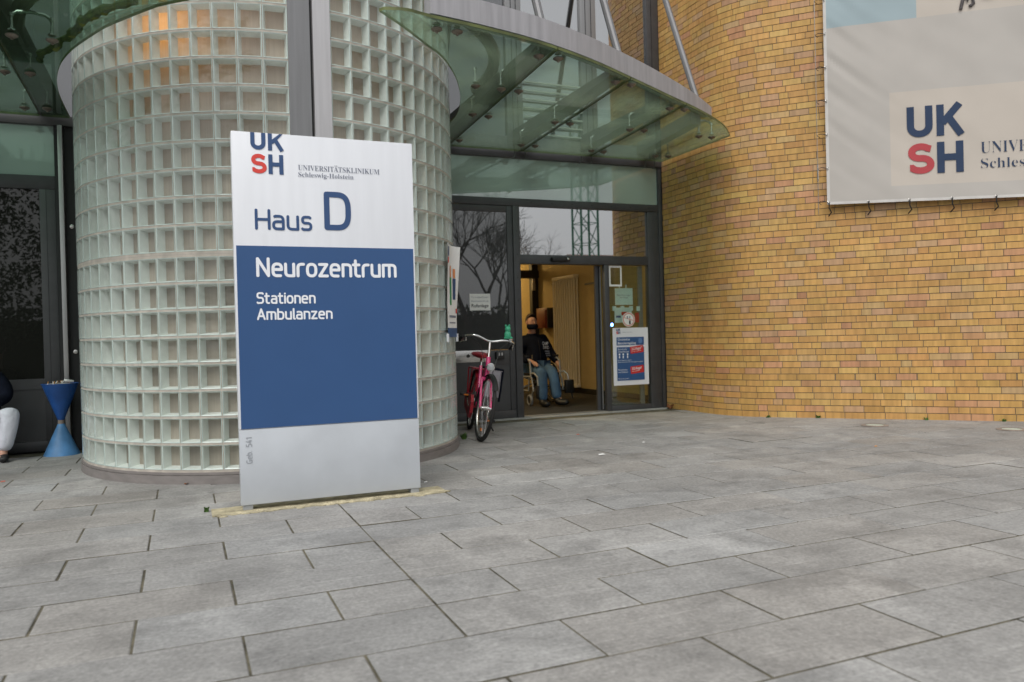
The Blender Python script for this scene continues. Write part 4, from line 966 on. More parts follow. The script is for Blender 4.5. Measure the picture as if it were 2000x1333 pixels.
T = plane_T((0, YI-.003, 0), (1, 0, 0), (0, 0, 1)); text_fit(q, 'Bitte Maske tragen', .20, 'greytxt', T, 5.17, 1.475, h=.02, shear=.2); text_fit(q, 'im Haus', .12, 'greytxt', T, 5.21, 1.445, h=.02, shear=.2)
tag(q.build('paper_notice', None, True), 'pale green tinted paper with two tape tabs on the inner door leaf', 'notice')
q = MB(); YI = FY+.0815; sheet(q, 5.13, 5.385, 1.13, 1.325, YI, 'paper_t')
for x_ in (5.10, 5.22, 5.35): sheet(q, x_, x_+.055, 1.285, 1.345, YI-.002, 'paper_t')
q.box((5.15, YI-.0035, 1.195), (5.22, YI-.003, 1.222), PB); q.box((5.23, YI-.0035, 1.225), (5.335, YI-.003, 1.27), PR); q.box((5.46, YI-.002, 1.28), (5.51, YI, 1.34), 'paper_t')
tag(q.build('paper_notice', None, True), 'taped paper with blue arrow and red blot behind the round sticker', 'notice')
q = MB(); q.box((5.435, FY+.0795, 1.13), (5.495, FY+.082, 1.255), PR); tag(q.build('red_sticker', None, True), 'small dark red sticker low at the right edge of the door glass', 'sticker')
st_ = MB(); c0 = (5.302, 1.168); TS = plane_T((c0[0], FY+.0235, c0[1]), (1, 0, 0), (0, 0, 1))
st_.lathe([(0, .001), (.093, .001), (.093, 0)], 'paper', seg=36, T=TS)
SR = pmat('faded ring red', (.66, .28, .23), .5)
for r0, r1 in ((.072, .086),):
    vs_r = [(r_*math.cos(2*PI*k/36), r_*math.sin(2*PI*k/36), .0022) for r_ in (r0, r1) for k in range(36)]
    st_.mesh(vs_r, [(k, 36+k, 36+(k+1) % 36, (k+1) % 36) for k in range(36)], SR, TS)
st_.mesh([(-.066, .022, .003), (-.064, .030, .003), (.066, -.008, .003), (.064, -.016, .003)], [(3, 2, 1, 0)], SR, TS)
st_.box((.004, -.062, .0035), (.028, -.012, .004), 'blacktxt', TS); st_.box((.008, -.008, .0035), (.024, .012, .004), SR, TS); st_.box((.010, .016, .0035), (.022, .045, .004), 'greytxt', TS); st_.box((-.028, .01, .0035), (-.012, .045, .004), 'greytxt', TS)
tag(st_.build('round_sticker', None, True), 'round white prohibition sticker with a faded red ring above the poster', 'sticker')
# paper poster standing off the right side of the column
aP = 57; cP = cyl(aP, RC+.015, 0); tv = Vector((math.cos(R(aP)), math.sin(R(aP)), 0))
q = MB(); TP = plane_T((cP.x, cP.y, 0), tuple(tv), (0, 0, 1)); hw = .155
def pb(u, z): return TP @ V(u, z, .012+.05*max(0, u/hw)**2*max(0, (z-1.2)/.6)+.02*max(0, -u/hw)*max(0, (z-1.3)/.5))
for i in range(8):
    for k in range(10):
        u0, u1 = -hw+hw*2*i/8, -hw+hw*2*(i+1)/8; z0, z1 = 1.0+.8*k/10, 1.0+.8*(k+1)/10
        q.face([pb(u0, z0), pb(u1, z0), pb(u1, z1), pb(u0, z1)], M['blue'] if k == 0 else 'paper')
def onp(pts, m): q.face([pb(u, z)+(TP.to_3x3() @ V(0, 0, .003)) for u, z in pts], m)
onp([(-.16, 1.70), (-.10, 1.70), (-.10, 1.78), (-.16, 1.78)], 'bluetxt'); onp([(-.16, 1.64), (-.11, 1.64), (-.11, 1.69), (-.16, 1.69)], 'redtxt')
FO = pmat('figure orange', (.75, .28, .12), .6); FG = pmat('figure green', (.05, .30, .12), .6)
onp([(-.07, 1.52), (-.02, 1.52), (-.02, 1.62), (-.07, 1.62)], FO); onp([(-.07, 1.28), (-.02, 1.28), (-.01, 1.52), (-.08, 1.52)], FG); onp([(.04, 1.52), (.09, 1.52), (.09, 1.60), (.04, 1.60)], FO); onp([(.03, 1.33), (.10, 1.33), (.10, 1.515), (.03, 1.515)], 'bluetxt')
onp([(.11, 1.21), (.15, 1.21), (.15, 1.25), (.11, 1.25)], 'redtxt'); onp([(-.10, 1.17), (.12, 1.17), (.12, 1.19), (-.10, 1.19)], 'greytxt'); onp([(-.10, 1.12), (.10, 1.12), (.10, 1.13), (-.10, 1.13)], 'greytxt')
q.box((-.17, .96, .002), (-.15, 1.03, .02), 'white', TP); q.box((.15, .96, .002), (.17, 1.03, .02), 'white', TP)
tag(q.build('paper_poster', None, True), 'narrow white poster with blue foot taped to the right side of the glass column', 'poster')

# ================================================================== BICYCLE (local: x forward, y left, z up, origin under the rear axle)
bk = thing('bicycle', 'pink step-through bicycle with red saddle leaning by the glass column', 'bicycle', (2.84, 8.02, 0), local=True)
bk.rotation_euler = (R(-9.0), 0, math.atan2(-1.0, -.243))
WR = .315; AX = Vector((1.03, 0, WR)); HB_ = Vector((.885, 0, .60)); HT = Vector((.815, 0, .80)); ST = HT+(HT-HB_).normalized()*.17
TF = Matrix.Translation(HB_) @ Matrix.Rotation(R(7), 4, (HT-HB_).normalized()) @ Matrix.Translation(-HB_)
def wheel(c, T, parent):
    q = MB(); q.torus(tuple(c), WR-.012, .0185, 'rubber', 48, 8, T); t = q.build('tyre', None)
    r_ = MB(); r_.torus(tuple(c), WR-.036, .010, 'steel', 48, 6, T)
    for k in range(28):
        a = 2*PI*k/28; b_ = a+(.5 if k % 2 else -.5); y_ = .028 if k % 2 else -.028
        r_.tube([(c[0]+.022*math.cos(b_), y_, c[2]+.022*math.sin(b_)), (c[0]+(WR-.04)*math.cos(a), 0, c[2]+(WR-.04)*math.sin(a))], .0014, 'chrome', 4, T, caps=False)
    r_.tube([(c[0], -.055, c[2]), (c[0], .055, c[2])], .016, 'chrome', 10, T); r_.tube([(c[0], -.03, c[2]), (c[0], .03, c[2])], .026, 'steel', 10, T)
    w_ = r_.build('wheel', parent); t.parent = w_; return w_
wheel((0, 0, WR), None, bk); fwl = wheel(tuple(AX), TF, bk)
q = MB(); a = 2.1; q.box((AX.x-.02, -.012, AX.z-.22), (AX.x+.02, -.006, AX.z-.19), 'orange', TF); q.build('spoke_reflector', fwl)
BB = Vector((.44, 0, .275)); SA = Vector((.30, 0, .70))
q = MB()
q.tube([HB_-V(0, 0, .01), HT], .022, 'pink', 12); q.tube([HB_+V(-.01, 0, .03), V(.66, 0, .40), BB], .019, 'pink', 10); q.tube([HT-V(-.01, 0, .05), V(.62, 0, .55), V(.40, 0, .44)], .016, 'pink', 10)
q.tube([BB, SA], .017, 'pink', 10)
for s_ in (-1, 1):
    q.tube([BB+V(-.03, .03*s_, 0), V(.02, .055*s_, WR)], .010, 'red', 8); q.tube([SA-V(0, -.02*s_, .12), V(.02, .055*s_, WR)], .009, 'red', 8)
q.build('frame', bk)
q = MB()
for s_ in (-1, 1): q.tube([HB_+V(0, .045*s_, -.01), HB_+V(.04, .05*s_, -.10), AX+V(0, .052*s_, 0)], .012, 'pink', 8, TF)
q.tube([HB_+V(0, -.05, -.01), HB_+V(0, .05, -.01)], .018, 'pink', 8, TF); q.build('fork', bk)
q = MB(); q.tube([HT, ST], .013, 'chrome', 10, TF); q.build('stem', bk)
q = MB(); c_ = ST
hbp = [c_+V(-.17, -.25, -.03), c_+V(-.06, -.245, .01), c_+V(.02, -.20, .03), c_+V(.035, -.13, .03), c_+V(.01, 0, .0), c_+V(.035, .13, .03), c_+V(.02, .22, .03), c_+V(-.06, .265, .01), c_+V(-.17, .27, -.03)]
q.tube([tuple(p) for p in smooth(hbp, 5)], .0115, 'chrome', 10, TF); hb = q.build('handlebar', bk)
for s_ in (-1, 1):
    q = MB(); q.tube([c_+V(-.06, .265*s_, .01), c_+V(-.19, .272*s_, -.035)], .017, 'rubber', 10, TF); q.build('grip', hb)
    q = MB(); q.tube([c_+V(-.0, .245*s_, .0), c_+V(.0, .24*s_, -.03), c_+V(-.10, .275*s_, -.055)], .006, 'steel', 6, TF); q.build('brake_lever', hb)
q = MB(); q.ball(tuple(c_+V(.0, .20, .052)), (.03, .03, .028), 'chrome', 12, TF); q.build('bell', hb)
q = MB(); lc = HB_+V(.085, .0, .11); q.lathe([(.012, -.09), (.036, -.045), (.042, 0), (.040, .004), (0, .009)], 'chrome', tuple(lc), 20, TF, 'x'); q.lathe([(.036, .0041), (.030, .010), (0, .014)], 'lens', tuple(lc), 20, TF, 'x'); q.build('headlight', bk)
q = MB(); sp = V(.25, 0, .80)
q.tube([SA, sp-V(0, 0, .02)], .012, 'chrome', 8)
q.build('seat_post', bk)
q = MB()
for i in range(1):
    vs2, fs2 = [], []
    for x_, w_, z_, h_ in ((.16, .02, 0, .03), (.12, .032, .004, .05), (.02, .055, .004, .06), (-.06, .10, .012, .07), (-.12, .105, .016, .06), (-.15, .06, .012, .03)):
        for k in range(10):
            t = 2*PI*k/10; vs2.append((sp.x+x_, w_*math.cos(t), sp.z+z_+(h_*.5)*math.sin(t)))
    for i2 in range(5):
        for k in range(10): fs2.append((i2*10+k, i2*10+(k+1) % 10, i2*10+10+(k+1) % 10, i2*10+10+k))
    fs2 += [tuple(range(10))[::-1], tuple(range(50, 60))]
    q.mesh(vs2, fs2, 'red')
q.build('saddle', bk)
q = MB(); q.box((-.22, -.065, .655), (.20, .065, .672), 'red', bev=.006)
for s_ in (-1, 1):
    q.tube([(-.20, .065*s_, .66), (-.19, .07*s_, .64), (.0, .065*s_, WR)], .0075, 'red', 6); q.tube([(.12, .065*s_, .66), (.0, .065*s_, WR)], .0065, 'red', 6)
q.build('luggage_rack', bk)
for nm, c_, T in (('mudguard', V(0, 0, WR), None), ('mudguard', AX, TF)):
    q = MB(); a0, a1 = (20, 190) if T is None else (35, 175); vs2 = []
    for i in range(19):
        a = R(a0+(a1-a0)*i/18)
        for y_, dr in ((-.028, -.006), (-.015, .006), (.015, .006), (.028, -.006)): vs2.append((c_.x+(WR+.014+dr)*math.cos(a), y_, c_.z+(WR+.014+dr)*math.sin(a)))
    q.mesh(vs2, [(4*i+k, 4*i+k+1, 4*i+5+k, 4*i+4+k) for i in range(18) for k in range(3)], 'red' if T is None else 'black', T); q.build(nm, bk)
q = MB(); P = [(-.09+.0, .25), (-.10, .37), (.05, .40), (.30, .37), (.48, .40), (.56, .33), (.55, .22), (.46, .16), (.30, .19), (.02, .23)]
q.mesh([(x, -.085, z) for x, z in P]+[(x, -.055, z) for x, z in P], [tuple(range(10)), tuple(range(10, 20))[::-1]]+[(i, 10+i, 10+(i+1) % 10, (i+1) % 10) for i in range(10)], 'red'); q.build('chain_guard', bk)
for s_, dz, dx in ((-1, .11, -.13), (1, -.11, .13)):
    q = MB(); q.tube([BB+V(0, .09*s_, 0), BB+V(dx, .11*s_, dz)], .010, 'chrome', 8); cr = q.build('crank', bk)
    q = MB(); q.box((BB.x+dx-.045, .13*s_-.05 if s_ > 0 else -.18, BB.z+dz-.012), (BB.x+dx+.045, .18 if s_ > 0 else -.13+.05, BB.z+dz+.012), 'black', bev=.006)
    q.box((BB.x+dx+.0455, .12*s_-.025, BB.z+dz-.008), (BB.x+dx+.049, .12*s_+.025, BB.z+dz+.008), 'orange'); q.build('pedal', cr)
q = MB(); q.tube([BB+V(-.06, .05, 0), V(.30, .22, -.0+.035)], .008, 'black', 6); q.build('kickstand', bk)
q = MB()
q.tube([ST+V(.02, -.2, .03), ST+V(.10, -.1, -.05), HB_+V(.06, -.03, .1), V(.72, -.03, .33)], .0035, 'black', 5); q.tube([ST+V(.02, .2, .03), ST+V(.10, .1, -.06), HB_+V(.07, .03, .0)], .0035, 'black', 5); q.build('brake_cable', bk)
pn_ = thing('pannier_bag', 'light grey pannier with dark flap hanging from the bicycle rack', 'bag', (0, 0, 0), local=True)
pn_.matrix_world = Matrix.Translation((2.84, 8.02, 0)) @ Euler((R(-9.0), 0, math.atan2(-1.0, -.243))).to_matrix().to_4x4()
q = MB(); q.prism([(-.12, .38), (.15, .38), (.21, .67), (-.17, .67)], -.25, -.075, 'bag', Matrix.Rotation(R(90), 4, 'X')); q.build('body', pn_)
q = MB(); q.box((-.18, .07, .672), (.222, .265, .69), 'navycloth', bev=.008); q.box((-.18, .251, .57), (.222, .265, .672), 'navycloth', bev=.005); q.tube([(.218, .25, .66), (.19, .258, .45), (.15, .258, .34)], .012, 'navycloth', 6); q.build('flap', pn_)
fx = (2.98, 7.20, .965)
fg = MB(); fg.ball((fx[0], fx[1], fx[2]+.042), (.036, .028, .048), 'frog'); fg.ball((fx[0]+.001, fx[1]-.004, fx[2]+.10), (.030, .026, .030), 'frog')
for s_ in (-1, 1): fg.ball((fx[0]+.018*s_, fx[1]-.004, fx[2]+.132), (.012, .011, .014), 'frog', 10); fg.ball((fx[0]+.018*s_, fx[1]-.014, fx[2]+.133), .005, 'black', 8); fg.ball((fx[0]+.03*s_, fx[1]-.012, fx[2]+.012), (.016, .02, .012), 'frog', 10)
fg.torus((fx[0], fx[1], fx[2]-.012), .016, .006, 'black', 14, 6, ax='x')
tag(fg.build('frog_toy'), 'small green rubber frog on the handlebar of the bicycle', 'toy')

# ================================================================== MAN IN WHEELCHAIR
wc = thing('wheelchair', 'silver tube wheelchair with black seat in the open doorway', 'wheelchair', (4.68, 10.2, 0))
q = MB(); q.box((4.47, 9.96, .43), (4.90, 10.40, .465), 'black', bev=.012); q.build('seat', wc)
q = MB(); q.box((4.48, 10.42, .47), (4.89, 10.45, .93), 'black', bev=.012); q.build('backrest', wc)
q = MB()
for x_ in (4.455, 4.915):
    q.tube([(x_, 10.46, .30), (x_, 10.46, .97), (x_, 10.52, 1.0)], .012, 'chairframe', 8)
    q.tube([(x_, 10.46, .40), (x_, 9.98, .42), (x_, 9.93, .40), (x_, 9.88, .22)], .012, 'chairframe', 8)
    q.tube([(x_, 10.46, .67), (x_, 10.06, .67), (x_, 9.98, .63), (x_, 9.96, .42)], .013, 'chairframe', 8)
    q.tube([(x_, 10.46, .22), (x_, 10.05, .22), (x_, 10.02, .40)], .011, 'chairframe', 8)
q.tube([(4.455, 10.3, .25), (4.915, 10.2, .40)], .010, 'chairframe', 8); q.tube([(4.455, 10.2, .40), (4.915, 10.3, .25)], .010, 'chairframe', 8); q.build('frame', wc)
q = MB()
for x_ in (4.455, 4.915): q = MB(); q.box((x_-.03, 10.06, .684), (x_+.03, 10.42, .715), 'black', bev=.01); q.build('armrest', wc)
for x_ in (4.40, 4.975):
    q = MB(); q.torus((x_, 10.42, .30), .285, .014, 'rubber', 40, 6, ax='x'); q.torus((x_+(-.035 if x_ < 4.6 else .035), 10.42, .30), .25, .008, 'chrome', 40, 6, ax='x')
    for k in range(16):
        a = 2*PI*k/16; q.tube([(x_, 10.42, .30), (x_, 10.42+.28*math.cos(a), .30+.28*math.sin(a))], .0018, 'chrome', 4)
    q.build('drive_wheel', wc)
for x_ in (4.47, 4.905):
    q = MB(); q.torus((x_, 10.04, .085), .062, .022, pmat('grey castor tyre', (.22, .23, .25), .6), 24, 8, ax='x'); q.lathe([(0, -.012), (.045, -.012), (.045, .012), (0, .012)], 'black', (x_, 10.04, .085), 14, None, 'x'); q.tube([(x_, 10.04, .085), (x_+.03, 10.04, .12), (x_+.03, 10.0, .24)], .011, 'chairframe', 6); q.build('castor', wc)
q = MB(); q.tube([(4.915, 9.96, .47), (4.945, 9.90, .485), (4.975, 9.86, .44), (4.985, 9.84, .34)], .013, 'chairframe', 8); q.box((4.93, 9.82, .17), (5.06, 9.89, .36), 'black', bev=.012); q.tube([(4.985, 9.84, .36), (5.03, 9.82, .10)], .010, 'black', 6); q.build('leg_rest', wc)
q = MB(); q.tube([(4.455, 9.97, .46), (4.47, 9.88, .47), (4.49, 9.82, .42), (4.495, 9.80, .26)], .013, 'chairframe', 8); q.box((4.47, 9.78, .12), (4.51, 9.86, .30), 'black', bev=.01); q.build('leg_rest', wc)

mn = thing('person', 'man in dark navy jacket, jeans and black face mask sitting in the wheelchair', 'person', (4.66, 10.2, 0))
pts, ed = {}, []
chain(pts, ed, None, [('pelvis', V(4.68, 10.24, .53), (.13, .12)), ('waist', V(4.675, 10.28, .64), (.125, .12)), ('chest', V(4.65, 10.30, .83), (.125, .115)), ('neckb', V(4.625, 10.27, .985), (.075, .07)), ('neck', V(4.612, 10.25, 1.045), .055),
      ('jaw', V(4.60, 10.205, 1.105), (.060, .062)), ('head', V(4.60, 10.205, 1.19), (.077, .092)), ('crown', V(4.603, 10.215, 1.262), (.062, .078))])
for s_, nm in ((-1, 'r'), (1, 'l')):
    chain(pts, ed, 'chest', [(nm+'sh', V(4.65+.165*s_, 10.28, .935), .062)])
    elb = V(4.395, 10.24, .70) if s_ < 0 else V(4.905, 10.22, .71); wr = V(4.485, 10.03, .635) if s_ < 0 else V(4.945, 10.08, .58)
    chain(pts, ed, nm+'sh', [(nm+'ua', (V(4.65+.19*s_, 10.28, .90)+elb)/2, .050), (nm+'el', elb, .043), (nm+'fa', (elb+wr)/2, .038), (nm+'wr', wr, .028)])
    if s_ < 0: hand(pts, ed, nm+'wr', nm, wr, (.25, -1, -.25), (1, .2, .2), (0, -.2, -1), .4)
    else: hand(pts, ed, nm+'wr', nm, wr, (.12, -.5, -.9), (0, -1, .3), (-1, 0, 0), .6)
    kn = V(4.575, 9.845, .475) if s_ < 0 else V(4.735, 9.845, .485); an = V(4.555, 9.80, .11) if s_ < 0 else V(4.755, 9.74, .12)
    chain(pts, ed, 'pelvis', [(nm+'hip', V(4.68+.085*s_, 10.16, .51), .085), (nm+'th', (V(4.68+.085*s_, 10.2, .51)+kn)/2, .075), (nm+'kn', kn, .058), (nm+'ca', kn*.62+an*.38, .054), (nm+'an', an, .036)])
    chain(pts, ed, nm+'an', [(nm+'ft', an+V(.01 if s_ < 0 else .05, -.05, -.055), (.036, .03)), (nm+'to', an+V(.02 if s_ < 0 else .10, -.13, -.062), (.034, .024))])
q = MB(); q.addmesh(skin(pts, ed, 'pelvis', 2), 'skin')
HX, HY, HZ = 4.60, 10.205, 1.185
q.ball((HX-.002, HY-.098, HZ-.012), (.013, .018, .022), 'skin', 10)
for s_ in (-1, 1):
    q.ball((HX+.030*s_, HY-.082, HZ+.012), (.009, .007, .004), 'black', 8); q.ball((HX+.030*s_, HY-.085, HZ+.028), (.017, .006, .003), 'hair', 8); q.ball((HX+.078*s_, HY+.01, HZ-.005), (.010, .022, .032), 'skin', 10)
q.build('body', mn)
q = MB()
vs2, fs2 = [], []
for i in range(9):
    t = R(8+i*11.5)
    for k in range(24):
        a = 2*PI*k/24; frn = max(0, -math.sin(a)); tt = min(t, R(102-74*frn**.7)); rr_ = 1.0
        vs2.append((HX+.086*rr_*math.sin(tt)*math.cos(a), HY+.012+.102*rr_*math.sin(tt)*math.sin(a), HZ+.016+.112*rr_*math.cos(tt)))
for i in range(8):
    for k in range(24): fs2.append((i*24+k, i*24+24+k, i*24+24+(k+1) % 24, i*24+(k+1) % 24))
fs2.append(tuple(range(24)))
q.mesh(vs2, fs2, 'hair'); q.build('hair', mn)
q = MB(); vs2 = []
for z_, r_ in ((HZ-.030, .90), (HZ-.052, 1.06), (HZ-.080, 1.04), (HZ-.105, .80)):
    for k in range(13):
        a = R(-90-85+170*k/12); bul = 1+.10*math.cos(R(-85+170*k/12))
        vs2.append((HX+.080*r_*math.cos(a)*(1.0 if r_ > .85 else .95), HY+.0+.100*r_*math.sin(a)*bul, z_))
q.mesh(vs2, [(i*13+k, i*13+13+k, i*13+14+k, i*13+k+1) for i in range(3) for k in range(12)], 'navycloth'); q.build('face_mask', mn)
jp, je = {}, []
chain(jp, je, None, [('hem', V(4.685, 10.22, .535), (.185, .155)), ('w', V(4.675, 10.23, .65), (.192, .160)), ('c', V(4.65, 10.26, .84), (.190, .140)), ('nb', V(4.625, 10.27, .985), (.10, .085)), ('co', V(4.615, 10.25, 1.045), (.070, .068))])
for s_, nm in ((-1, 'r'), (1, 'l')):
    elb = V(4.395, 10.24, .70) if s_ < 0 else V(4.905, 10.22, .71); wr = V(4.480, 10.04, .638) if s_ < 0 else V(4.943, 10.092, .60)
    chain(jp, je, 'c', [(nm+'s', V(4.65+.165*s_, 10.27, .93), .085), (nm+'u', (V(4.65+.19*s_, 10.27, .90)+elb)/2, .070), (nm+'e', elb, .070), (nm+'f', (elb+wr)/2, .062), (nm+'w2', wr, .050)])
me = skin(jp, je, 'hem', 2); q = MB(); q.addmesh(me, 'navycloth')
zf = [v.co for v in me.vertices]
def front(x, z):
    """front surface of the jacket near x, z"""
    c = [v.y for v in zf if abs(v.x-x) < .04 and abs(v.z-z) < .04]; return min(c) if c else 10.1
rowsT = (('CAMP', 4.70, .855, .115, .048), ('DAVID', 4.71, .80, .125, .045))
for tx, x_, z_, w_, h_ in rowsT:
    y_ = min(front(x_+.02, z_), front(x_+w_*.8, z_), front(x_+w_*.5, z_+.02)); yr = front(x_+w_, z_)
    text_fit(q, tx, w_, 'whitetxt', plane_T((x_, y_-.004, z_), (1, max(0, yr-y_)/w_*.6, -.05), (0, .05, 1)), 0, 0, h=h_, offset=.02)
for i in range(3): q.box((4.74+.012*i, front(4.76, .76)-.006, .755-.03*i), (4.815+.006*i, front(4.76, .76)-.002, .772-.03*i), 'greytxt')
q.tube([(4.515, front(4.515, .66)-.003, .62), (4.52, front(4.52, .70)-.003, .72)], .004, 'steel', 5)
q.tube([(4.66, front(4.66, .60)-.003, .56), (4.655, front(4.655, .7)-.003, .74), (4.64, front(4.64, .86)-.003, .93)], .0035, 'frame_deep', 5)
q.build('jacket', mn)
jp, je = {}, []
chain(jp, je, None, [('p', V(4.68, 10.22, .52), (.17, .125))])
for s_, nm in ((-1, 'r'), (1, 'l')):
    kn = V(4.575, 9.845, .475) if s_ < 0 else V(4.735, 9.845, .485); an = V(4.555, 9.80, .11) if s_ < 0 else V(4.755, 9.745, .13)
    chain(jp, je, 'p', [(nm+'h', V(4.68+.09*s_, 10.14, .515), .098), (nm+'t', (V(4.68+.09*s_, 10.2, .51)+kn)/2, .097), (nm+'k', kn, .084), (nm+'c', kn*.6+an*.4, .080), (nm+'a', an+V(0, 0, -.04), .076)])
q = MB(); q.addmesh(skin(jp, je, 'p', 2), 'jeans'); q.build('jeans', mn)
for s_ in (-1, 1):
    an = V(4.555, 9.80, .10) if s_ < 0 else V(4.755, 9.74, .11); d = V(.012, -.09, -.052) if s_ < 0 else V(.055, -.09, -.045)
    jp, je = {}, []; chain(jp, je, None, [('a', an+V(0, .01, .01), (.066, .068)), ('b', an+V(0, -.01, -.045), (.060, .056)), ('c', an+d, (.058, .046)), ('e', an+d*1.75+V(0, 0, .045), (.050, .036))])
    q = MB(); q.addmesh(skin(jp, je, 'a', 2), 'shoe'); q.build('shoe', mn)

# ================================================================== PERSON AT THE LEFT EDGE
p2 = thing('person', 'seated person in white trousers and dark sleeve cropped by the left picture edge', 'person', (-1.75, 8.35, 0))
O = V(-1.71, 8.38, 0)
pts, ed = {}, []
chain(pts, ed, None, [('pel', O+V(0, 0, .27), (.15, .12)), ('wa', O+V(0, .02, .42), (.14, .11)), ('ch', O+V(.0, -.02, .62), (.15, .11)), ('nb', O+V(0, -.03, .80), .07), ('nk', O+V(0, -.05, .86), .055), ('jw', O+V(0, -.10, .92), (.06, .062)), ('hd', O+V(0, -.09, 1.01), (.077, .092)), ('cr', O+V(0, -.08, 1.08), (.062, .078))])
for s_, nm in ((-1, 'r'), (1, 'l')):
    el = O+V(.235*s_, -.10, .56); wr = O+V(.13*s_, -.30, .49)
    chain(pts, ed, 'ch', [(nm+'s', O+V(.17*s_, -.02, .73), .06), (nm+'e', el, .042), (nm+'w', wr, .028)]); hand(pts, ed, nm+'w', nm, wr, (-.3*s_, -1, -.3), (-1*s_, 0, .3), (0, .2, -1), .5)
    kn = O+V(.30*s_ if s_ > 0 else -.22, -.26, .45); an = O+V(.215*s_, -.22, .09)
    chain(pts, ed, 'pel', [(nm+'h', O+V(.09*s_, -.06, .26), .085), (nm+'k', kn, .058), (nm+'a', an, .036), (nm+'f', an+V(.01, -.06, -.055), (.036, .03)), (nm+'t', an+V(.02, -.14, -.06), (.034, .024))])
q = MB(); q.addmesh(skin(pts, ed, 'pel', 2), 'skin'); c_ = pts['hd'][0]
q.ball(tuple(c_+V(0, -.098, -.012)), (.013, .018, .022), 'skin', 10); q.ball(tuple(c_+V(0, -.088, -.05)), (.024, .008, .006), pmat('lips', (.35, .13, .11), .5), 8)
for s_ in (-1, 1): q.ball(tuple(c_+V(.03*s_, -.084, .012)), (.011, .008, .006), 'black', 8); q.ball(tuple(c_+V(.078*s_, .01, -.005)), (.010, .022, .032), 'skin', 10)
q.build('body', p2)
q = MB(); q.ball(tuple(c_+V(0, .022, .03)), (.09, .105, .115), 'hair', 18); q.build('hair', p2)
jp, je = {}, []
chain(jp, je, None, [('h', O+V(0, 0, .33), (.18, .14)), ('w', O+V(0, .0, .45), (.18, .14)), ('c', O+V(0, -.02, .63), (.18, .135)), ('n', O+V(0, -.03, .80), (.09, .08))])
for s_, nm in ((-1, 'r'), (1, 'l')): chain(jp, je, 'c', [(nm+'s', O+V(.17*s_, -.02, .73), .08), (nm+'u', O+V(.22*s_, -.06, .645), .070), (nm+'e', O+V(.235*s_, -.10, .56), .060), (nm+'w', O+V(.14*s_, -.28, .495), .042)])
q = MB(); q.addmesh(skin(jp, je, 'h', 2), 'navycloth'); q.build('jumper', p2)
jp, je = {}, []; chain(jp, je, None, [('p', O+V(0, -.02, .27), (.165, .125))])
for s_, nm in ((-1, 'r'), (1, 'l')):
    kn = O+V(.30*s_ if s_ > 0 else -.22, -.26, .45); an = O+V(.215*s_, -.22, .085)
    chain(jp, je, 'p', [(nm+'h', O+V(.10*s_, -.08, .27), .10), (nm+'t', O+V(.20*s_, -.17, .37), .090), (nm+'k', kn, .088), (nm+'c', kn*.6+an*.4, .080), (nm+'a', an, .068)])
q = MB(); q.addmesh(skin(jp, je, 'p', 2), 'whitecloth'); q.build('trousers', p2)
for s_ in (-1, 1):
    an = O+V(.215*s_, -.22, .08); jp, je = {}, []; chain(jp, je, None, [('a', an, .045), ('b', an+V(0, -.01, -.04), (.045, .042)), ('c', an+V(.02, -.09, -.045), (.043, .034)), ('d', an+V(.03, -.16, -.05), (.036, .026))])
    q = MB(); q.addmesh(skin(jp, je, 'a', 2), 'shoe'); q.build('shoe', p2)
q = MB(); q.box((-2.15, 8.30, 0), (-1.55, 8.66, .17), 'plinth', bev=.01); tag(q.build('low_step'), 'low grey block seat under the person at the left edge', 'step')

# ================================================================== ASH BIN
ab = thing('ash_bin', 'blue double cone ash bin beside the left flank of the glass column', 'ash bin', (-1.06, 8.33, 0))
bx, by = -1.06, 8.33
q = MB(); q.lathe([(.028, .325), (.030, .33), (.15, .655), (.156, .657), (.156, .664), (.148, .664), (.146, .650), (0, .650)], 'binblue', (bx, by, 0), 36); q.build('bowl', ab)
q = MB(); q.lathe([(.152, 0), (.15, .006), (.030, .285), (.026, .29), (0, .29)], 'binlight', (bx, by, 0), 36); q.build('base', ab)
q = MB(); q.lathe([(.027, .286), (.027, .33)], 'rust', (bx, by, 0), 20); q.build('neck', ab)
q = MB(); q.lathe([(0, .664), (.06, .668), (.145, .658)], 'sand', (bx, by, 0), 30); q.build('ash', ab)
for k in range(10):
    a = 2*PI*rnd.random(); r_ = .03+.105*rnd.random(); x_, y_ = bx+r_*math.cos(a), by+r_*math.sin(a)*.9-.02
    q = MB(); lean = (rnd.gauss(0, .012), rnd.gauss(0, .012)); z_ = .655
    q.tube([(0, 0, 0), (lean[0]*.4, lean[1]*.4, .012)], .0042, 'paper', 7); q.tube([(lean[0]*.4, lean[1]*.4, .012), (lean[0], lean[1], .032)], .0043, 'filter' if k % 3 else 'paper', 7)
    o = q.build('cigarette_butt'); o.location = (x_, y_, z_); tag(o, 'cigarette butt stuck upright in the ash of the blue bin', 'cigarette butt', 'cigarette butts in the ash bin')
q = MB(); q.box((-.035, -.025, 0), (.035, .025, .018), 'paper', Matrix.Rotation(R(12), 4, 'Y') @ Matrix.Rotation(R(30), 4, 'Z'), bev=.003); o = q.build('cigarette_pack'); o.location = (-.985, 8.30, .70-.022); tag(o, 'crumpled white pack lying on the rim of the blue ash bin', 'pack')

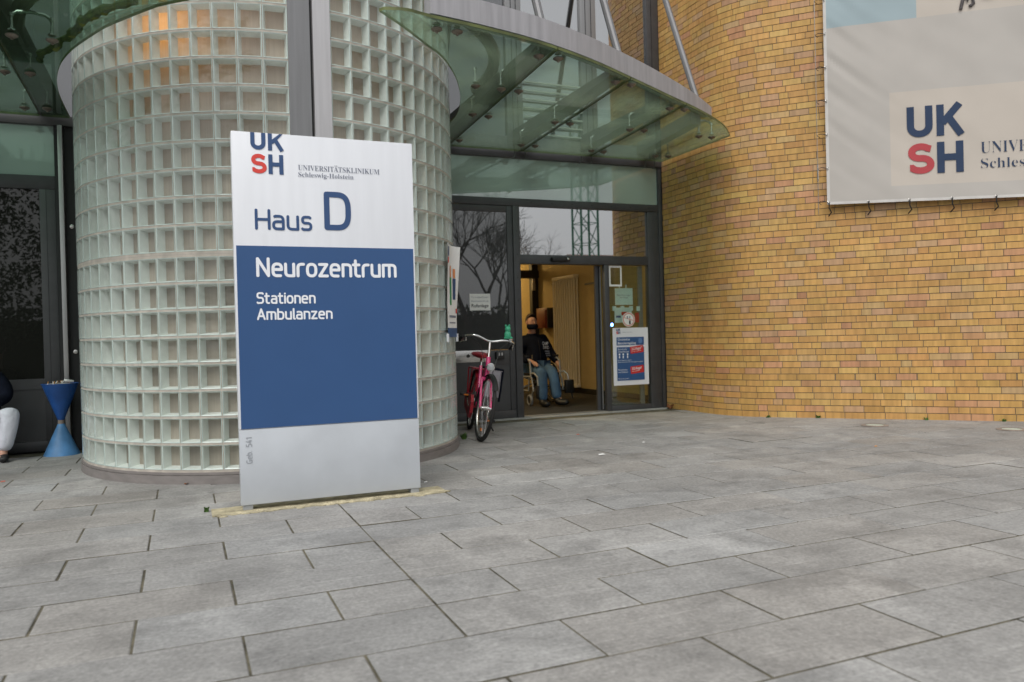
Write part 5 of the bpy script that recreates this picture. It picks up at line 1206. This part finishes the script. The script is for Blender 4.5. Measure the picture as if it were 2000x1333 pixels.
# ================================================================== SMALL THINGS ON THE GROUND
def weed(x, y, n, h, label, group=None):
    q = MB()
    for k in range(n):
        a = 2*PI*rnd.random(); l_ = h*(.5+.6*rnd.random()); sp_ = l_*(.4+.5*rnd.random()); wv = .006+.006*rnd.random()
        d = V(math.cos(a), math.sin(a), 0); s_ = V(-d.y, d.x, 0)*wv; b0 = V(rnd.gauss(0, .012), rnd.gauss(0, .008), 0); m_ = b0+d*sp_*.5+V(0, 0, l_*.75); t = b0+d*sp_+V(0, 0, l_)
        q.mesh([b0-s_*.4, b0+s_*.4, m_+s_, t, m_-s_], [(0, 1, 2, 4), (4, 2, 3)], 'weed')
    o = q.build('weed', None, True); o.location = (x, y, 0); tag(o, label, 'weed', group)
weed(-.68, 7.02, 26, .07, 'green weed tuft at the left foot of the glass block column')
weed(-.50, 6.68, 18, .06, 'low flat weed at the column plinth, right of the leftmost tuft')
weed(2.50, 7.22, 20, .07, 'green weed between the glass column and the bicycle')
weed(.11, 4.99, 12, .03, 'small weed by the left foot of the pylon sign')
weed(6.07, 7.03, 14, .03, 'small weed at the rounded corner of the brick wall')
weed(6.45, 6.67, 14, .04, 'leafy weed at the brick wall foot under the banner edge')
weed(7.18, 5.90, 12, .03, 'weed at the brick wall foot near the middle of the banner')
weed(7.66, 5.40, 12, .03, 'weed at the brick wall foot by the right picture edge')
def leaf(x, y, r_, label, rot, lift=.02, m_='dryleaf'):
    q = MB(); n = 14; P = []
    for k in range(n):
        a = 2*PI*k/n; rr_ = r_*(1 if k % 2 == 0 else .55)*(1.15 if k == 0 else 1); P.append((rr_*math.cos(a), rr_*math.sin(a), lift*abs(math.sin(a*1.0))+.004))
    for k in range(n): q.mesh([(0, 0, .008), P[k], P[(k+1) % n]], [(0, 1, 2)], m_)
    o = q.build('leaf', None, True); o.location = (x, y, .002); o.rotation_euler = (0, 0, rot); tag(o, label, 'leaf')
leaf(5.79, 8.55, .055, 'curled brown maple leaf against the right door post', .4, .06)
leaf(5.74, 8.50, .04, 'smaller brown leaf in front of the curled one at the door post', 1.4, .03)
leaf(.0, 6.02, .022, 'small reddish leaf at the column plinth left of the sign', .8, .01)
PK = pmat('reddish scrap', (.55, .12, .07), .8)
for x_, y_, s_, m_, lab in ((3.58, 6.90, .016, PK, 'tiny red scrap on the paving in front of the doorway'), (3.15, 5.66, .03, 'paper', 'small torn paper piece lying on the paving right of the sign'), (3.82, 6.08, .012, 'paper', 'white crumb of litter on the paving in front of the door glass'),
        (5.28, 4.83, .014, 'filter', 'cigarette end lying on the paving before the brick wall'), (-1.27, 6.89, .018, PK, 'pinkish scrap on the paving near the left picture edge'), (1.52, 5.22, .012, 'paper', 'white litter fleck on the paving beside the sign'), (-.62, 7.10, .014, PK, 'orange litter scrap beside the leftmost weed tuft')):
    q = MB(); q.mesh([(-s_, -s_*.5, 0), (s_, -s_*.7, .002), (s_*.8, s_*.6, .006), (-s_*.7, s_*.5, .003)], [(0, 1, 2, 3)], m_); q.ball((0, 0, .003), (s_*.5, s_*.4, .003), m_, 6)
    o = q.build('litter_scrap', None, True); o.location = (x_, y_, .003); tag(o, lab, 'litter')
for x_, y_, lab in ((6.40, 5.86, 'round ground light with frosted lens in the paving below the banner logo'), (7.13, 4.95, 'round ground light in the paving at the right picture edge')):
    gl = thing('ground_light', lab, 'ground light', (x_, y_, 0), 'ground lights along the brick wall')
    q = MB(); q.lathe([(.085, .003), (.085, .009), (.125, .007), (.13, .002)], 'rust', (x_, y_, 0), 28); q.build('ring', gl)
    q = MB(); q.lathe([(0, .008), (.085, .006)], 'lensgreen', (x_, y_, 0), 24); q.build('lens', gl)

# ================================================================== WHAT THE WINDOWS REFLECT (behind the camera)
def tree(x, y, h, seed, label, depth=6, spread=.5, tr=.2):
    r = random.Random(seed); q = MB()
    t = thing('bare_tree', label, 'tree', (x, y, 0)); br = MB()
    def grow(p, d, l_, rad, k):
        pts_ = [p]; dd = d.copy()
        for i in range(3):
            dd = (dd+V(r.gauss(0, .12), r.gauss(0, .12), r.gauss(.03, .06))).normalized(); pts_.append(pts_[-1]+dd*l_/3)
        tgt = q if k == depth else br
        tgt.tube([tuple(v) for v in pts_], [rad, rad*.9, rad*.8, rad*.68], 'bark', 6 if k > 3 else 4, caps=False)
        if k == 0: return
        for i in range(3 if k > 1 else 4):
            nd = (dd+V(r.gauss(0, spread), r.gauss(0, spread), r.gauss(.1, spread*.6))).normalized()
            grow(pts_[-1] if i < 2 else pts_[2], nd, l_*(.68+.15*r.random()), rad*.58, k-1)
    grow(V(x, y, -.05), V(.05, 0, 1), h*.30, tr, depth)
    q.build('trunk', t); br.build('branches', t, True)
tree(10.0, -9.5, 7.4, 5, 'bare branched tree mirrored in the grey side panel left of the door', 6, tr=.15)
tree(15.4, -21.5, 7.4, 9, 'bare tree mirrored in the left end of the transom window', 6, tr=.13)
et = thing('leafy_tree', 'loose leafy tree mirrored in the dark glass of the side door', 'tree', (-5.4, -9.5, 0))
q = MB(); q.tube([(-5.4, -9.5, -.05), (-5.3, -9.5, 2.0), (-5.4, -9.4, 5.2)], [.22, .17, .06], 'bark', 10); q.build('trunk', et)
q = MB(); r5 = random.Random(3)
for k in range(150):
    h_ = 1.2+5.6*r5.random(); rad = 3.4*r5.random()**.6; a = 2*PI*r5.random(); cc = V(-5.4+rad*math.cos(a), -9.5+rad*math.sin(a), h_)
    for m_ in range(52):
        c_ = cc+V(r5.gauss(0, .33), r5.gauss(0, .33), r5.gauss(0, .22))
        u = V(r5.gauss(0, 1), r5.gauss(0, 1), r5.gauss(0, 1)).normalized(); v_ = u.orthogonal().normalized(); s_ = .05+.06*r5.random()
        q.face([c_-u*s_, c_+v_*s_*.5, c_+u*s_, c_-v_*s_*.5], 'leafgreen')
q.build('crown', et, True)
cr = thing('tower_crane', 'green lattice crane mast mirrored in the transom window', 'crane', (27.2, -33, 0))
q = MB(); cxr, cyr, hw = 27.2, -33, .68
for sx in (-1, 1):
    for sy in (-1, 1): q.tube([(cxr+hw*sx, cyr+hw*sy, -.05), (cxr+hw*sx, cyr+hw*sy, 16.5)], .085, 'crane', 6)
for k in range(11):
    z0, z1 = k*1.5, (k+1)*1.5
    for f in ((-1, -1, 1, -1), (1, -1, 1, 1), (1, 1, -1, 1), (-1, 1, -1, -1)):
        s1, s2 = ((f[0], f[1]), (f[2], f[3])) if k % 2 else ((f[2], f[3]), (f[0], f[1]))
        q.tube([(cxr+hw*s1[0], cyr+hw*s1[1], z0), (cxr+hw*s2[0], cyr+hw*s2[1], z1)], .035, 'crane', 4); q.tube([(cxr+hw*f[0], cyr+hw*f[1], z1), (cxr+hw*f[2], cyr+hw*f[3], z1)], .03, 'crane', 4)
q.build('mast', cr)
def house(x0, x1, y0, y1, h, rh, label):
    t = thing('low_building', label, 'building', ((x0+x1)/2, (y0+y1)/2, 0)); q = MB(); q.box((x0, y0, -.05), (x1, y1, h), 'farwall'); q.build('wall', t, True)
    q = MB(); ym = (y0+y1)/2; q.mesh([(x0-.3, y0-.3, h), (x1+.3, y0-.3, h), (x1+.3, y1+.3, h), (x0-.3, y1+.3, h), (x0-.3, ym, h+rh), (x1+.3, ym, h+rh)], [(0, 1, 5, 4), (2, 3, 4, 5), (3, 0, 4), (1, 2, 5)], 'farroof'); q.build('roof', t, True)
    q = MB()
    for k in range(int((x1-x0)/2.4)):
        a = x0+1+2.4*k
        for z_ in (1.0, 3.8): q.box((a, y1+.001, z_), (a+1.2, y1+.05, z_+1.5), 'darkglass')
    q.build('window', t, True)
house(28, 62, -42, -32, 5.0, 2.2, 'long brown roofed building mirrored low in the transom window')
hg = thing('hedge', 'dark hedge mirrored low in the grey side panel and side door', 'hedge', (5, -13.5, 0)); q = MB(); q.box((-12, -14.2, -.05), (18, -13.0, 1.9), pmat('hedge core', (.015, .02, .01), .9)); q.build('core', hg, True)
q = MB(); r6 = random.Random(4)
for k in range(5000):
    c_ = V(-12+30*r6.random(), -13.6+r6.gauss(0, .5), 2.3*r6.random()**.5); u = V(r6.gauss(0, 1), r6.gauss(0, 1), r6.gauss(0, 1)).normalized(); v_ = u.orthogonal().normalized(); s_ = .08+.08*r6.random()
    q.face([c_-u*s_, c_+v_*s_*.5, c_+u*s_, c_-v_*s_*.5], 'leafgreen')
q.build('leaves', hg, True)
